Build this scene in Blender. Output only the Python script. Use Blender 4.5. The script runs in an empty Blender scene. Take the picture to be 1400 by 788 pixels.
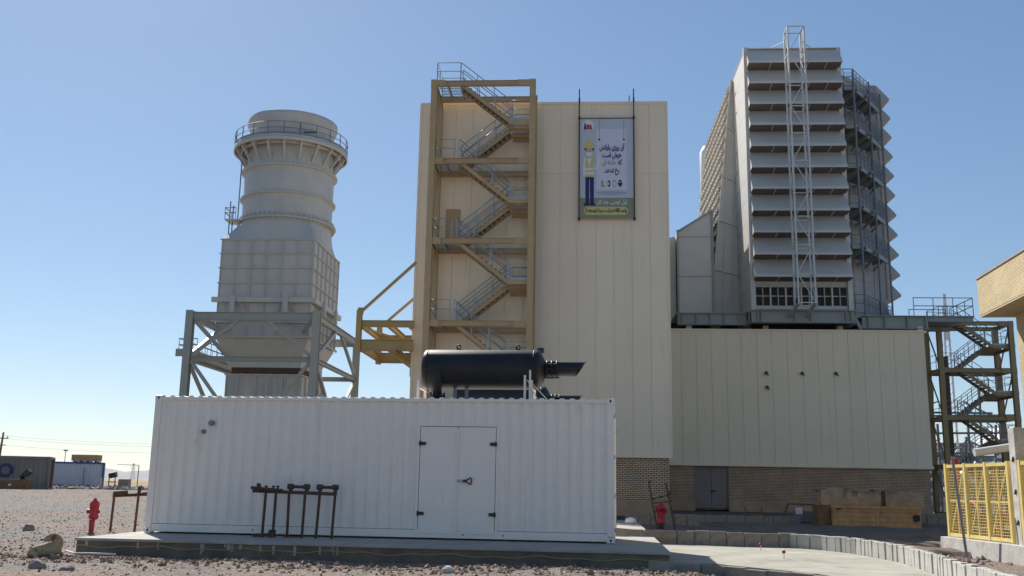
import bpy, bmesh, math, random
import numpy as np
from mathutils import Vector, Matrix
random.seed(7); np.random.seed(7)
sc = bpy.context.scene
COL = sc.collection
rad = math.radians

# ---------------------------------------------------------------- camera, world, sun
def cam_setup():
    f, pitch, roll, hz = 1341.8, rad(11.365), rad(0.999), 1.55
    cp, sp = math.cos(pitch), math.sin(pitch)
    r = Vector((1, 0, 0)); u = Vector((0, -sp, cp)); w = Vector((0, cp, sp))
    c, s = math.cos(roll), math.sin(roll)
    r2 = c*r + s*u; u2 = -s*r + c*u
    M = Matrix((r2, u2, -w)).transposed().to_4x4(); M.translation = (0, 0, hz)
    cd = bpy.data.cameras.new('camera'); co = bpy.data.objects.new('camera', cd); COL.objects.link(co)
    co.matrix_world = M
    cd.sensor_width = 36; cd.lens = 36*f/1400; cd.clip_start = .1; cd.clip_end = 30000
    sc.camera = co
cam_setup()
SUN_EL, SUN_ROT = rad(42.5), rad(-26.8)
W = bpy.data.worlds.new('World'); sc.world = W; W.use_nodes = True
_n = W.node_tree.nodes; _bg = _n['Background']
_sky = _n.new('ShaderNodeTexSky'); _sky.sky_type = 'NISHITA'; _sky.sun_disc = False
_sky.sun_elevation = SUN_EL; _sky.sun_rotation = SUN_ROT; _sky.air_density = 1.0; _sky.dust_density = 0.4; _sky.ozone_density = 3.0; _sky.altitude = 900
_gm = _n.new('ShaderNodeGamma'); _gm.inputs[1].default_value = 0.72
_hs = _n.new('ShaderNodeHueSaturation'); _hs.inputs['Saturation'].default_value = 1.2
W.node_tree.links.new(_sky.outputs[0], _gm.inputs[0]); W.node_tree.links.new(_gm.outputs[0], _hs.inputs['Color'])
W.node_tree.links.new(_hs.outputs[0], _bg.inputs[0]); _bg.inputs[1].default_value = 0.106
sl = bpy.data.lights.new('sun', 'SUN'); sl.energy = 4.1; sl.angle = rad(.55); sl.color = (1, .955, .88)
so = bpy.data.objects.new('sun', sl); COL.objects.link(so)
_d = Vector((math.sin(SUN_ROT)*math.cos(SUN_EL), math.cos(SUN_ROT)*math.cos(SUN_EL), math.sin(SUN_EL)))
so.rotation_euler = _d.to_track_quat('Z', 'Y').to_euler()
sc.view_settings.view_transform = 'Standard'; sc.view_settings.look = 'None'
sc.view_settings.exposure = 0.80; sc.view_settings.gamma = 1.0; sc.view_settings.use_curve_mapping = False

# ---------------------------------------------------------------- frames and helpers
FR = {'W': 0.0, 'B': rad(3.69), 'C': rad(6.40), 'R': rad(7.5)}
def tow(P, fr):
    t = FR[fr]; c, s = math.cos(t), math.sin(t)
    return Vector((P[0]*c + P[1]*s, -P[0]*s + P[1]*c, P[2]))
BASE = {}
def tags(o, label=None, cat=None, group=None, kind=None):
    if label: o['label'] = label
    if cat: o['category'] = cat
    if group: o['group'] = group
    if kind: o['kind'] = kind
    return o
def thing(name, label, cat, base, fr='B', group=None):
    o = bpy.data.objects.new(name, None); COL.objects.link(o)
    o.empty_display_size = .2
    o.location = tow(base, fr); o.rotation_euler = (0, 0, -FR[fr])
    BASE[o.name] = Vector(base)
    return tags(o, label, cat, group)

class MB:
    def __init__(s): s.v = []; s.f = []; s.sm = []
    def add(s, vs, fs, smooth=False):
        n = len(s.v); s.v += [tuple(map(float, p)) for p in vs]
        for f in fs: s.f.append(tuple(i+n for i in f)); s.sm.append(smooth)
        return s
    def box(s, x0, x1, y0, y1, z0, z1):
        if x0 > x1: x0, x1 = x1, x0
        if y0 > y1: y0, y1 = y1, y0
        if z0 > z1: z0, z1 = z1, z0
        return s.add([(x0,y0,z0),(x1,y0,z0),(x1,y1,z0),(x0,y1,z0),(x0,y0,z1),(x1,y0,z1),(x1,y1,z1),(x0,y1,z1)],
              [(0,3,2,1),(4,5,6,7),(0,1,5,4),(1,2,6,5),(2,3,7,6),(3,0,4,7)])
    def hexa(s, b, t):      # bottom quad, top quad (ccw from above)
        return s.add(list(b)+list(t), [(0,3,2,1),(4,5,6,7),(0,1,5,4),(1,2,6,5),(2,3,7,6),(3,0,4,7)])
    def axes(s, p, q, up=(0,0,1)):
        p, q = Vector(p), Vector(q); d = (q-p).normalized(); up = Vector(up)
        if abs(d.dot(up)) > .99: up = Vector((0,1,0))
        a = d.cross(up).normalized(); b = a.cross(d).normalized()
        return p, q, a, b
    def bar(s, p, q, w, h, up=(0,0,1)):    # w across, h along up
        p, q, a, b = s.axes(p, q, up); a = a*w/2; b = b*h/2
        return s.add([p-a-b,p+a-b,p+a+b,p-a+b,q-a-b,q+a-b,q+a+b,q-a+b],
              [(0,1,2,3),(7,6,5,4),(1,0,4,5),(2,1,5,6),(3,2,6,7),(0,3,7,4)])
    def ibeam(s, p, q, w, h, t=.02, up=(0,0,1)):
        p0, q0, a, b = s.axes(p, q, up)
        o = b*(h-t)/2
        s.bar(p0+o, q0+o, w, t, b); s.bar(p0-o, q0-o, w, t, b); s.bar(p0, q0, t, h-2*t, b)
        return s
    def tube(s, p, q, r, n=8, r2=None, caps=True):
        p, q, a, b = s.axes(p, q); r2 = r if r2 is None else r2
        vs = []
        for k in range(n):
            t = 2*math.pi*k/n; d = a*math.cos(t)+b*math.sin(t); vs += [p+d*r]
        for k in range(n):
            t = 2*math.pi*k/n; d = a*math.cos(t)+b*math.sin(t); vs += [q+d*r2]
        s.add(vs, [(k,(k+1)%n,n+(k+1)%n,n+k) for k in range(n)], True)
        if caps: s.add(vs, [tuple(range(n))[::-1], tuple(range(n,2*n))])
        return s
    def path(s, pts, r, n=6):
        pts = [Vector(p) for p in pts]; vs = []; a = None
        for i, p in enumerate(pts):
            d = (pts[min(i+1,len(pts)-1)]-pts[max(i-1,0)]).normalized()
            if a is None:
                u = Vector((0,0,1)) if abs(d.z) < .9 else Vector((0,1,0)); a = d.cross(u).normalized()
            else: a = (a - d*a.dot(d)).normalized()
            b = d.cross(a)
            vs += [p+(a*math.cos(2*math.pi*k/n)+b*math.sin(2*math.pi*k/n))*r for k in range(n)]
        fs = [(i*n+k, i*n+(k+1)%n, (i+1)*n+(k+1)%n, (i+1)*n+k) for i in range(len(pts)-1) for k in range(n)]
        m = len(pts)-1
        s.add(vs, fs + [tuple(range(n))[::-1], tuple(m*n+k for k in range(n))], True)
        return s
    def lathe(s, prof, c, n=48, axis='z'):   # prof [(r,h)]
        vs = []
        for r, h in prof:
            for k in range(n):
                t = 2*math.pi*k/n; x, y = r*math.cos(t), r*math.sin(t)
                vs.append((c[0]+x, c[1]+y, c[2]+h) if axis == 'z' else (c[0]+h, c[1]+x, c[2]+y))
        fs = [(i*n+k, i*n+(k+1)%n, (i+1)*n+(k+1)%n, (i+1)*n+k) for i in range(len(prof)-1) for k in range(n)]
        if axis != 'z': pass
        return s.add(vs, fs, True)
    def prism(s, poly, ax, a0, a1):   # poly in the plane across axis ax
        def mk(p, a):
            return {'x': (a, p[0], p[1]), 'y': (p[0], a, p[1]), 'z': (p[0], p[1], a)}[ax]
        n = len(poly)
        return s.add([mk(p, a0) for p in poly]+[mk(p, a1) for p in poly],
              [tuple(range(n))[::-1], tuple(range(n, 2*n))]+[(k,(k+1)%n,n+(k+1)%n,n+k) for k in range(n)])
    def build(s, name, mat, parent=None, base=None, fr='B', bevel=0, fix=True):
        b = BASE[parent.name] if parent is not None else Vector(base if base is not None else (0,0,0))
        me = bpy.data.meshes.new(name)
        me.from_pydata([(x-b.x, y-b.y, z-b.z) for x, y, z in s.v], [], s.f)
        me.polygons.foreach_set('use_smooth', s.sm)
        if fix:
            bm = bmesh.new(); bm.from_mesh(me); bmesh.ops.recalc_face_normals(bm, faces=bm.faces); bm.to_mesh(me); bm.free()
        me.materials.append(mat)
        o = bpy.data.objects.new(name, me); COL.objects.link(o)
        if parent is not None: o.parent = parent
        else: o.location = tow(b, fr); o.rotation_euler = (0, 0, -FR[fr])
        BASE[o.name] = b
        if bevel:
            m = o.modifiers.new('b', 'BEVEL'); m.width = bevel; m.segments = 2; m.limit_method = 'ANGLE'
        return o
def single(mb, name, mat, label, cat, base, fr='B', group=None, bevel=0):
    return tags(mb.build(name, mat, None, base, fr, bevel), label, cat, group)
def copy_tree(o, parent=None):
    c = o.copy(); COL.objects.link(c)
    if parent is not None: c.parent = parent
    BASE[c.name] = BASE.get(o.name, Vector((0,0,0)))
    for ch in list(o.children): copy_tree(ch, c)
    return c
def text_mesh(body, size, x, z, y, parent, mat, name='lettering', align='CENTER', bold=0.0, width=None):
    cu = bpy.data.curves.new('lettering_curve', 'FONT'); cu.body = body; cu.size = size; cu.align_x = align; cu.extrude = .004; cu.offset = bold
    cu.resolution_u = 3
    to = bpy.data.objects.new('tmp', cu); COL.objects.link(to)
    dg = bpy.context.evaluated_depsgraph_get(); me = bpy.data.meshes.new_from_object(to.evaluated_get(dg))
    bpy.data.objects.remove(to)
    xs = [v.co.x for v in me.vertices]
    k = 1 if width is None else width/(max(xs)-min(xs))
    b = BASE[parent.name]
    for v in me.vertices: v.co = Vector((x+v.co.x*k-b.x, y-v.co.z-b.y, z+v.co.y-b.z))
    me.materials.clear(); me.materials.append(mat); me.name = name
    o = bpy.data.objects.new(name, me); COL.objects.link(o); o.parent = parent
    return o

# ---------------------------------------------------------------- materials
def mat(name, col, rough=.6, metal=0, var=.06, scale=1.5, bump=0, bscale=30, spec=.4, dirt=None, dscale=.5, dthr=.55, streak=False):
    m = bpy.data.materials.new(name); m.use_nodes = True; nt = m.node_tree; N = nt.nodes; L = nt.links
    p = N['Principled BSDF']; p.inputs['Roughness'].default_value = rough; p.inputs['Metallic'].default_value = metal
    p.inputs['Specular IOR Level'].default_value = spec
    tc = N.new('ShaderNodeTexCoord')
    nz = N.new('ShaderNodeTexNoise'); nz.inputs['Scale'].default_value = scale; nz.inputs['Detail'].default_value = 6; nz.inputs['Roughness'].default_value = .65
    L.new(tc.outputs['Object'], nz.inputs['Vector'])
    rp = N.new('ShaderNodeMapRange'); rp.inputs['From Min'].default_value = .3; rp.inputs['From Max'].default_value = .7
    rp.inputs['To Min'].default_value = 1-var; rp.inputs['To Max'].default_value = 1+var
    L.new(nz.outputs['Fac'], rp.inputs['Value'])
    mx = N.new('ShaderNodeVectorMath'); mx.operation = 'SCALE'; mx.inputs[0].default_value = col[:3]
    L.new(rp.outputs[0], mx.inputs['Scale'])
    out = mx.outputs[0]
    if dirt:
        n2 = N.new('ShaderNodeTexNoise'); n2.inputs['Scale'].default_value = dscale; n2.inputs['Detail'].default_value = 8; n2.inputs['Roughness'].default_value = .7
        mp = N.new('ShaderNodeMapping'); L.new(tc.outputs['Object'], mp.inputs['Vector'])
        if streak: mp.inputs['Scale'].default_value = (6, 6, .5)
        L.new(mp.outputs[0], n2.inputs['Vector'])
        r2 = N.new('ShaderNodeMapRange'); r2.inputs['From Min'].default_value = dthr; r2.inputs['From Max'].default_value = dthr+.2
        L.new(n2.outputs['Fac'], r2.inputs['Value'])
        mc = N.new('ShaderNodeMix'); mc.data_type = 'RGBA'; L.new(r2.outputs[0], mc.inputs[0]); L.new(out, mc.inputs[6]); mc.inputs[7].default_value = (*dirt, 1)
        out = mc.outputs[2]
    L.new(out, p.inputs['Base Color'])
    if bump:
        n3 = N.new('ShaderNodeTexNoise'); n3.inputs['Scale'].default_value = bscale; n3.inputs['Detail'].default_value = 5
        L.new(tc.outputs['Object'], n3.inputs['Vector'])
        bp = N.new('ShaderNodeBump'); bp.inputs['Strength'].default_value = bump; bp.inputs['Distance'].default_value = .02
        L.new(n3.outputs['Fac'], bp.inputs['Height']); L.new(bp.outputs[0], p.inputs['Normal'])
    return m
def panel_mat(name, col, pitch, off=0, var=.035, rough=.5):
    m = mat(name, col, rough, var=.04, scale=.35, dirt=(col[0]*.8, col[1]*.77, col[2]*.70), dscale=.5, dthr=.57, streak=True)
    nt = m.node_tree; N = nt.nodes; L = nt.links; p = N['Principled BSDF']
    src = p.inputs['Base Color'].links[0].from_socket
    tc = N.new('ShaderNodeTexCoord'); sx = N.new('ShaderNodeSeparateXYZ'); L.new(tc.outputs['Object'], sx.inputs[0])
    a = N.new('ShaderNodeMath'); a.operation = 'MULTIPLY_ADD'; a.inputs[1].default_value = 1/pitch; a.inputs[2].default_value = off; L.new(sx.outputs[0], a.inputs[0])
    fl = N.new('ShaderNodeMath'); fl.operation = 'FLOOR'; L.new(a.outputs[0], fl.inputs[0])
    wn = N.new('ShaderNodeTexWhiteNoise'); wn.noise_dimensions = '1D'; L.new(fl.outputs[0], wn.inputs['W'])
    r = N.new('ShaderNodeMapRange'); r.inputs['To Min'].default_value = 1-var; r.inputs['To Max'].default_value = 1+var; L.new(wn.outputs[0], r.inputs['Value'])
    mx = N.new('ShaderNodeVectorMath'); mx.operation = 'SCALE'; L.new(src, mx.inputs[0]); L.new(r.outputs[0], mx.inputs['Scale'])
    L.new(mx.outputs[0], p.inputs['Base Color'])
    return m
def brick_mat(name, c1, c2, mortar, bw, bh, ms, axis='x'):
    m = mat(name, c1, .85, var=.1, scale=3, bump=.2)
    nt = m.node_tree; N = nt.nodes; L = nt.links; p = N['Principled BSDF']
    tc = N.new('ShaderNodeTexCoord'); sx = N.new('ShaderNodeSeparateXYZ'); L.new(tc.outputs['Object'], sx.inputs[0])
    ad = N.new('ShaderNodeMath'); L.new(sx.outputs[0], ad.inputs[0]); L.new(sx.outputs[1], ad.inputs[1])
    cb = N.new('ShaderNodeCombineXYZ'); L.new(ad.outputs[0], cb.inputs[0]); L.new(sx.outputs[2], cb.inputs[1])
    b = N.new('ShaderNodeTexBrick'); L.new(cb.outputs[0], b.inputs['Vector'])
    b.inputs['Scale'].default_value = 1; b.inputs['Brick Width'].default_value = bw; b.inputs['Row Height'].default_value = bh
    b.inputs['Mortar Size'].default_value = ms; b.inputs['Mortar Smooth'].default_value = .1; b.inputs['Bias'].default_value = 0
    b.inputs['Color1'].default_value = (*c1, 1); b.inputs['Color2'].default_value = (*c2, 1); b.inputs['Mortar'].default_value = (*mortar, 1)
    nz = N.new('ShaderNodeTexNoise'); nz.inputs['Scale'].default_value = .8; nz.inputs['Detail'].default_value = 6; L.new(tc.outputs['Object'], nz.inputs['Vector'])
    r = N.new('ShaderNodeMapRange'); r.inputs['From Min'].default_value = .3; r.inputs['From Max'].default_value = .7; r.inputs['To Min'].default_value = .85; r.inputs['To Max'].default_value = 1.15; L.new(nz.outputs['Fac'], r.inputs['Value'])
    mx = N.new('ShaderNodeVectorMath'); mx.operation = 'SCALE'; L.new(b.outputs['Color'], mx.inputs[0]); L.new(r.outputs[0], mx.inputs['Scale'])
    L.new(mx.outputs[0], p.inputs['Base Color'])
    bp = N.new('ShaderNodeBump'); bp.inputs['Strength'].default_value = .6; bp.inputs['Distance'].default_value = .01; bp.invert = True
    L.new(b.outputs['Fac'], bp.inputs['Height']); L.new(bp.outputs[0], p.inputs['Normal'])
    return m
M = dict(
 tower=panel_mat('cream_panel', (.82,.70,.535), 1.0, var=.012),
 hall=panel_mat('cream_panel_hall', (.84,.695,.50), 1.0, var=.012),
 brick2=brick_mat('brown_cream_brick', (.68,.455,.28), (.54,.36,.22), (.17,.115,.08), .27, .095, .02),
 brick=brick_mat('cream_brick', (.76,.54,.34), (.62,.44,.28), (.13,.10,.07), .27, .095, .02),
 brickR=brick_mat('yellow_brick', (.66,.53,.31), (.58,.46,.27), (.20,.15,.09), .21, .062, .006),
 ochre=mat('ochre_steel', (.43,.31,.165), .5, var=.08, dirt=(.22,.16,.09), dthr=.62),
 ochre2=mat('gantry_ochre_steel', (.40,.29,.12), .5, var=.08),
 galv=mat('galvanised_steel', (.36,.38,.40), .45, .55, var=.12, scale=6),
 galvd=mat('weathered_galvanised_steel', (.20,.22,.25), .55, .4, var=.15, scale=4),
 stack=mat('grey_green_paint', (.46,.455,.43), .5, var=.08, scale=.6, dirt=(.34,.325,.29), dthr=.6, streak=True),
 frame=mat('blue_grey_steel', (.30,.32,.30), .5, var=.07),
 filt_shade=mat('filter_house_grey_shaded', (.44,.43,.40), .5, .1, var=.08, scale=.8, dirt=(.32,.31,.28), dthr=.58, streak=True),  # same paint as the filter house, darkened for the wing's weaker light
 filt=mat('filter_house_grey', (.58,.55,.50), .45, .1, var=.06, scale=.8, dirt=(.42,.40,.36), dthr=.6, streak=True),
 filt_under_shade=mat('hood_underside_painted_shade', (.13,.11,.095), .7, var=.08),  # shade beneath the hoods put into the colour
 mesh=mat('dark_filter_mesh', (.045,.035,.032), .8, var=.2, scale=8),
 white=mat('white_container_paint', (.86,.78,.70), .45, var=.03, scale=2, dirt=(.60,.55,.50), dscale=.9, dthr=.60, streak=True, bump=.05, bscale=6),
 black=mat('black_paint', (.013,.013,.015), .5, var=.4, scale=4, dirt=(.055,.05,.045), dscale=1.5, dthr=.58, bump=.1, bscale=14),
 blackpl=mat('black_plastic', (.02,.02,.02), .4),
 conc=mat('concrete', (.36,.33,.30), .9, var=.15, scale=2.5, bump=.4, bscale=18, dirt=(.22,.20,.17), dscale=1.2, dthr=.52),
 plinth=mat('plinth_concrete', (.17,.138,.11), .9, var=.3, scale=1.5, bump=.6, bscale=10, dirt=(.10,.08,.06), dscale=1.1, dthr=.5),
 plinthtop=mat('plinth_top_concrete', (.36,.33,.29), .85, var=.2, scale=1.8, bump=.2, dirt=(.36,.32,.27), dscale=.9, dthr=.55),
 stonebase=mat('travertine_plinth', (.42,.29,.18), .8, var=.2, scale=.8),
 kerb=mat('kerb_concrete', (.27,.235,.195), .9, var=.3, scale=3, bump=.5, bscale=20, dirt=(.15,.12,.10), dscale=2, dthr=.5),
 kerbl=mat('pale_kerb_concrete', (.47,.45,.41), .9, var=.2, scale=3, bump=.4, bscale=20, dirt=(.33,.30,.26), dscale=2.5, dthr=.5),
 rust=mat('rusty_steel', (.085,.050,.036), .8, var=.35, scale=9, dirt=(.15,.07,.035), dscale=5, dthr=.55),
 rust2=mat('brown_red_rust', (.16,.07,.045), .8, var=.35, scale=9),
 red=mat('red_paint', (.42,.03,.04), .45, var=.15, scale=8, dirt=(.25,.05,.05), dscale=6, dthr=.6),
 yellow=mat('yellow_paint', (.76,.60,.22), .5, var=.1, scale=4, dirt=(.4,.27,.1), dscale=3, dthr=.66),
 wood=mat('crate_plywood', (.48,.29,.135), .8, var=.25, scale=4, dirt=(.2,.11,.05), dscale=3, dthr=.55),
 woodd=mat('dark_timber', (.17,.10,.055), .85, var=.3, scale=4),
 sheet=mat('dusty_plastic_wrap', (.36,.24,.15), .35, var=.4, scale=2, bump=.8, bscale=3),
 dgrey=mat('grey_door_paint', (.26,.195,.18), .55, var=.08),
 tan=mat('tan_fur', (.42,.32,.20), .9, var=.3, scale=14, bump=.9, bscale=70, dirt=(.22,.16,.10), dscale=3.5, dthr=.55),
 darkfur=mat('dark_muzzle', (.05,.035,.03), .7),
 blue=mat('blue_paint', (.04,.10,.28), .5, var=.1),
 ltblue=mat('pale_blue_white_paint', (.50,.54,.62), .5, var=.05, dirt=(.38,.40,.45), dthr=.6, streak=True),
 drab=mat('drab_grey_container', (.20,.19,.18), .6, var=.12, scale=.8, dirt=(.12,.085,.06), dscale=.6, dthr=.58, streak=True),
 navy=mat('navy_print', (.02,.025,.13), .6), olive=mat('olive_print', (.24,.27,.19), .6), yprint=mat('yellow_print', (.60,.52,.22), .6),
 banner=mat('banner_vinyl', (.48,.53,.62), .5, var=.03), bannerin=mat('banner_sheet_print', (.60,.62,.74), .5, var=.02),
 white2=mat('white_print', (.70,.70,.72), .6), greyprint=mat('grey_print', (.33,.31,.22), .6), skin=mat('beige_print', (.45,.38,.30), .6),
 redprint=mat('crimson_print', (.35,.05,.09), .6), blackprint=mat('black_print', (.015,.015,.015), .6),
 cream=mat('distant_cream_wall', (.55,.50,.42), .8), silver=mat('silver_cladding', (.66,.68,.70), .35, .3),
 pipew=mat('pale_pipe_paint', (.60,.62,.62), .5), hose=mat('pink_red_hose', (.55,.10,.11), .6), cable=mat('yellow_cable', (.40,.33,.15), .6),
 glass=mat('dark_glass', (.03,.04,.05), .15), soil=mat('dark_soil', (.10,.08,.065), .95, var=.3, scale=2, bump=.8, bscale=8),
 greyblk=mat('grey_box_paint', (.40,.42,.44), .5), leaf=mat('dry_scrub', (.14,.12,.06), .9, var=.3, scale=5),
)

# ---------------------------------------------------------------- ground, path, hills
def ground_mat():
    m = mat('gravelly_desert_ground', (.3,.26,.22), .95)
    nt = m.node_tree; N = nt.nodes; L = nt.links; p = N['Principled BSDF']
    tc = N.new('ShaderNodeTexCoord')
    def noise(s, d=6, r=.6):
        n = N.new('ShaderNodeTexNoise'); n.inputs['Scale'].default_value = s; n.inputs['Detail'].default_value = d; n.inputs['Roughness'].default_value = r
        L.new(tc.outputs['Object'], n.inputs['Vector']); return n.outputs['Fac']
    def ramp(f, a, b):
        r = N.new('ShaderNodeMapRange'); r.inputs['From Min'].default_value = a; r.inputs['From Max'].default_value = b; L.new(f, r.inputs['Value']); return r.outputs[0]
    def mix(f, a, b):
        x = N.new('ShaderNodeMix'); x.data_type = 'RGBA'; L.new(f, x.inputs[0])
        for v, i in ((a, 6), (b, 7)):
            if isinstance(v, tuple): x.inputs[i].default_value = (*v, 1)
            else: L.new(v, x.inputs[i])
        return x.outputs[2]
    c = mix(ramp(noise(.22, 8, .65), .42, .58), (.175,.132,.105), (.25,.17,.12))
    mpn = N.new('ShaderNodeMapping'); mpn.inputs['Scale'].default_value = (.045,.14,1); L.new(tc.outputs['Object'], mpn.inputs['Vector'])
    bn = N.new('ShaderNodeTexNoise'); bn.inputs['Scale'].default_value = 1; bn.inputs['Detail'].default_value = 5; bn.inputs['Roughness'].default_value = .6; L.new(mpn.outputs[0], bn.inputs['Vector'])
    c = mix(ramp(bn.outputs['Fac'], .45, .58), c, (.175,.165,.150))
    c = mix(ramp(noise(.9, 8, .7), .48, .66), c, (.185,.155,.138))
    v = N.new('ShaderNodeTexVoronoi'); v.inputs['Scale'].default_value = 17; L.new(tc.outputs['Object'], v.inputs['Vector'])
    h = N.new('ShaderNodeSeparateColor'); L.new(v.outputs['Color'], h.inputs[0])
    c = mix(ramp(h.outputs[0], .80, .95), c, (.31,.27,.24))
    c = mix(ramp(h.outputs[1], .86, .97), c, (.10,.085,.08))
    # far fields
    sx = N.new('ShaderNodeSeparateXYZ'); L.new(tc.outputs['Object'], sx.inputs[0])
    far = ramp(sx.outputs[1], 130, 190)
    c = mix(far, c, mix(ramp(noise(.012, 4), .45, .55), (.40,.29,.15), (.27,.19,.11)))
    L.new(c, p.inputs['Base Color'])
    bp = N.new('ShaderNodeBump'); bp.inputs['Strength'].default_value = .9; bp.inputs['Distance'].default_value = .05
    ad = N.new('ShaderNodeMath'); ad.operation = 'ADD'; L.new(noise(6, 8, .75), ad.inputs[0]); L.new(v.outputs['Distance'], ad.inputs[1])
    L.new(ad.outputs[0], bp.inputs['Height']); L.new(bp.outputs[0], p.inputs['Normal'])
    return m
def vnoise(x, y, s, seed):
    xi = np.floor(x/s).astype(int); yi = np.floor(y/s).astype(int); fx = x/s-xi; fy = y/s-yi
    fx = fx*fx*(3-2*fx); fy = fy*fy*(3-2*fy)
    def h(a, b):
        n = (a*374761393 + b*668265263 + seed*1013) & 0x7fffffff; n = ((n ^ (n >> 13))*1274126177) & 0x7fffffff
        return (n & 0xffff)/65535.-.5
    return (h(xi,yi)*(1-fx)+h(xi+1,yi)*fx)*(1-fy)+(h(xi,yi+1)*(1-fx)+h(xi+1,yi+1)*fx)*fy
def gz(x, y):
    x = np.asarray(x, float); y = np.asarray(y, float)
    left = 1/(1+np.exp((x+12)/4.)); t = np.clip((y-34)/44., 0, 1); t = t*t*(3-2*t)
    z = .60*t*np.where(y > 300, 1, left)
    near = np.clip((60-y)/20, .0, 1)
    n = vnoise(x, y, 2.3, 1)*.06+vnoise(x, y, .9, 2)*.03+vnoise(x, y, .4, 3)*.016
    # calm under the plinth, path and buildings
    calm = np.where((y > 19.9-.11*x-np.maximum(0, x-3.6)*1.35) & (x > -11.5), .25, 1.)
    z = z + n*near*calm - np.where((y > 19.9-.11*x-np.maximum(0, x-3.6)*1.35) & (x > -11.5), .03, 0)
    # rubble bank along the edge of the pale path
    z = z + np.where((y < 19.6-.12*x) & (y > 15), vnoise(x, y, .35, 31)*.05+vnoise(x, y, .8, 32)*.07, 0)*np.clip((x+9)/4, 0, 1)
    z = z + .03*np.exp(-((y-18.5+.11*x)/.9)**2)*np.clip((x+2)/4, 0, 1)*(1+2*vnoise(x, y, 1.1, 5))
    return z
def axis_pts(lo, hi, step, ext, k):
    a = list(np.arange(lo, hi+1e-6, step)); s = step
    while a[-1] < ext: s *= k; a.append(a[-1]+s)
    s = step; b = []; c = lo
    while c > -ext: s *= k; c -= s; b.append(c)
    return np.array(b[::-1]+a)
gx = axis_pts(-22, 22, .22, 6000, 1.12); gy = axis_pts(11, 46, .22, 9000, 1.12)
X, Y = np.meshgrid(gx, gy); Z = gz(X, Y)
nx, ny = len(gx), len(gy)
mb = MB(); mb.v = [tuple(p) for p in np.stack([X.ravel(), Y.ravel(), Z.ravel()], 1).tolist()]
mb.f = [(j*nx+i, j*nx+i+1, (j+1)*nx+i+1, (j+1)*nx+i) for j in range(ny-1) for i in range(nx-1)]; mb.sm = [True]*len(mb.f)
g = mb.build('ground', ground_mat(), None, (0,0,0), 'W', fix=False); tags(g, kind='structure')

PATH_Z = .16
FRONT = [(3.12, 19.47), (4.03, 19.1), (4.67, 18.2), (5.31, 17.3), (5.65, 16.0), (5.9, 13.0)]
BACK = [(2.6, 26.1), (3.84, 25.9), (4.72, 25.5), (5.64, 25.05), (6.96, 24.95), (7.47, 24.25), (7.86, 22.95), (7.92, 20.5), (7.42, 17.6), (6.96, 15.7), (6.5, 13.0)]
front = FRONT
back = BACK
mb = MB()
ring = [(2.0, 20.3)]+front+back[::-1]+[(2.0, 27)]
mb.prism(ring, 'z', -.3, PATH_Z)
o = mb.build('path', mat('pale_gravel_screed', (.35,.335,.28), .9, var=.2, scale=1.2, bump=.5, bscale=25, dirt=(.23,.205,.165), dscale=.9, dthr=.5), None, (0,0,0), 'W'); tags(o, kind='structure')
o = MB().box(1.3, 20, 38.5, 60, -.2, .05)
# mountains far off
mb = MB(); n = 60; xs = np.linspace(-2600, 900, n)
hs = 38+40*np.abs(vnoise(xs, xs*0, 420, 9)*2)*np.exp(-((xs+1900)/700)**2)+18*vnoise(xs, xs*0, 90, 4)+10*vnoise(xs, xs*0, 35, 6)
hs = np.maximum(hs, 6)
for yy, k in ((6000, 0), (6600, 1), (7400, 0)):
    mb.v += [(float(x), yy, float(h)*k) for x, h in zip(xs*(yy/6000), hs*1.2)]
for j in range(2):
    for i in range(n-1): mb.f.append((j*n+i, j*n+i+1, (j+1)*n+i+1, (j+1)*n+i)); mb.sm.append(True)
o = mb.build('mountains', mat('mountain_rock', (.20,.18,.17), .95, scale=.003, var=.2), None, (0,0,0), 'W'); tags(o, kind='structure')

# loose stones (uncountable)
def stones(name, m, n, region, smin, smax, power=3):
    vs = []; fs = []
    base = np.array([(1,0,0),(-1,0,0),(0,1,0),(0,-1,0),(0,0,1),(0,0,-.6)], float)
    tri = [(0,2,4),(2,1,4),(1,3,4),(3,0,4),(2,0,5),(1,2,5),(3,1,5),(0,3,5)]
    for k in range(n):
        x, y = region()
        if x is None: continue
        s = smin+(smax-smin)*random.random()**power
        a = random.random()*6.28; c, q = math.cos(a), math.sin(a)
        P = base*np.random.uniform(.6, 1.25, (6, 1))*np.array([1, random.uniform(.6, 1), random.uniform(.45, .8)])*s
        z = float(gz(x, y))+s*.2
        nn = len(vs)
        vs += [(x+p[0]*c-p[1]*q, y+p[0]*q+p[1]*c, z+p[2]) for p in P]
        fs += [(a_+nn, b_+nn, c_+nn) for a_, b_, c_ in tri]
    mb = MB(); mb.v = vs; mb.f = fs; mb.sm = [False]*len(fs)
    o = mb.build(name, m, None, (0,0,0), 'W', fix=False)
    return tags(o, 'loose stones and gravel scattered over the bare ground', 'gravel', kind='stuff')
def blocked(x, y):
    u = x*math.cos(FR['C'])-y*math.sin(FR['C']); v = x*math.sin(FR['C'])+y*math.cos(FR['C'])
    if -12.4 < u < 1.0 and 19.9 < v < 40: return True
    if x > .6 and y > 19.6-.14*x-max(0, x-3.6)*1.35 and x < 12.4: return True
    return False
def reg_near():
    for _ in range(9):
        y = 14+16*random.random()**1.3; x = random.uniform(-.56, .45)*y
        if not blocked(x, y): return x, y
    return None, None
def reg_left():
    for _ in range(9):
        y = 20+60*random.random()**1.6; x = random.uniform(-.56, -.36)*y
        if not blocked(x, y): return x, y
    return None, None
def reg_edge():
    x = random.uniform(-13, 7); y = 19.35-.13*x-abs(random.gauss(0, 1))*.9-max(0, x-3.6)*1.4
    return (x, y) if not blocked(x, y) else (None, None)
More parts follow.
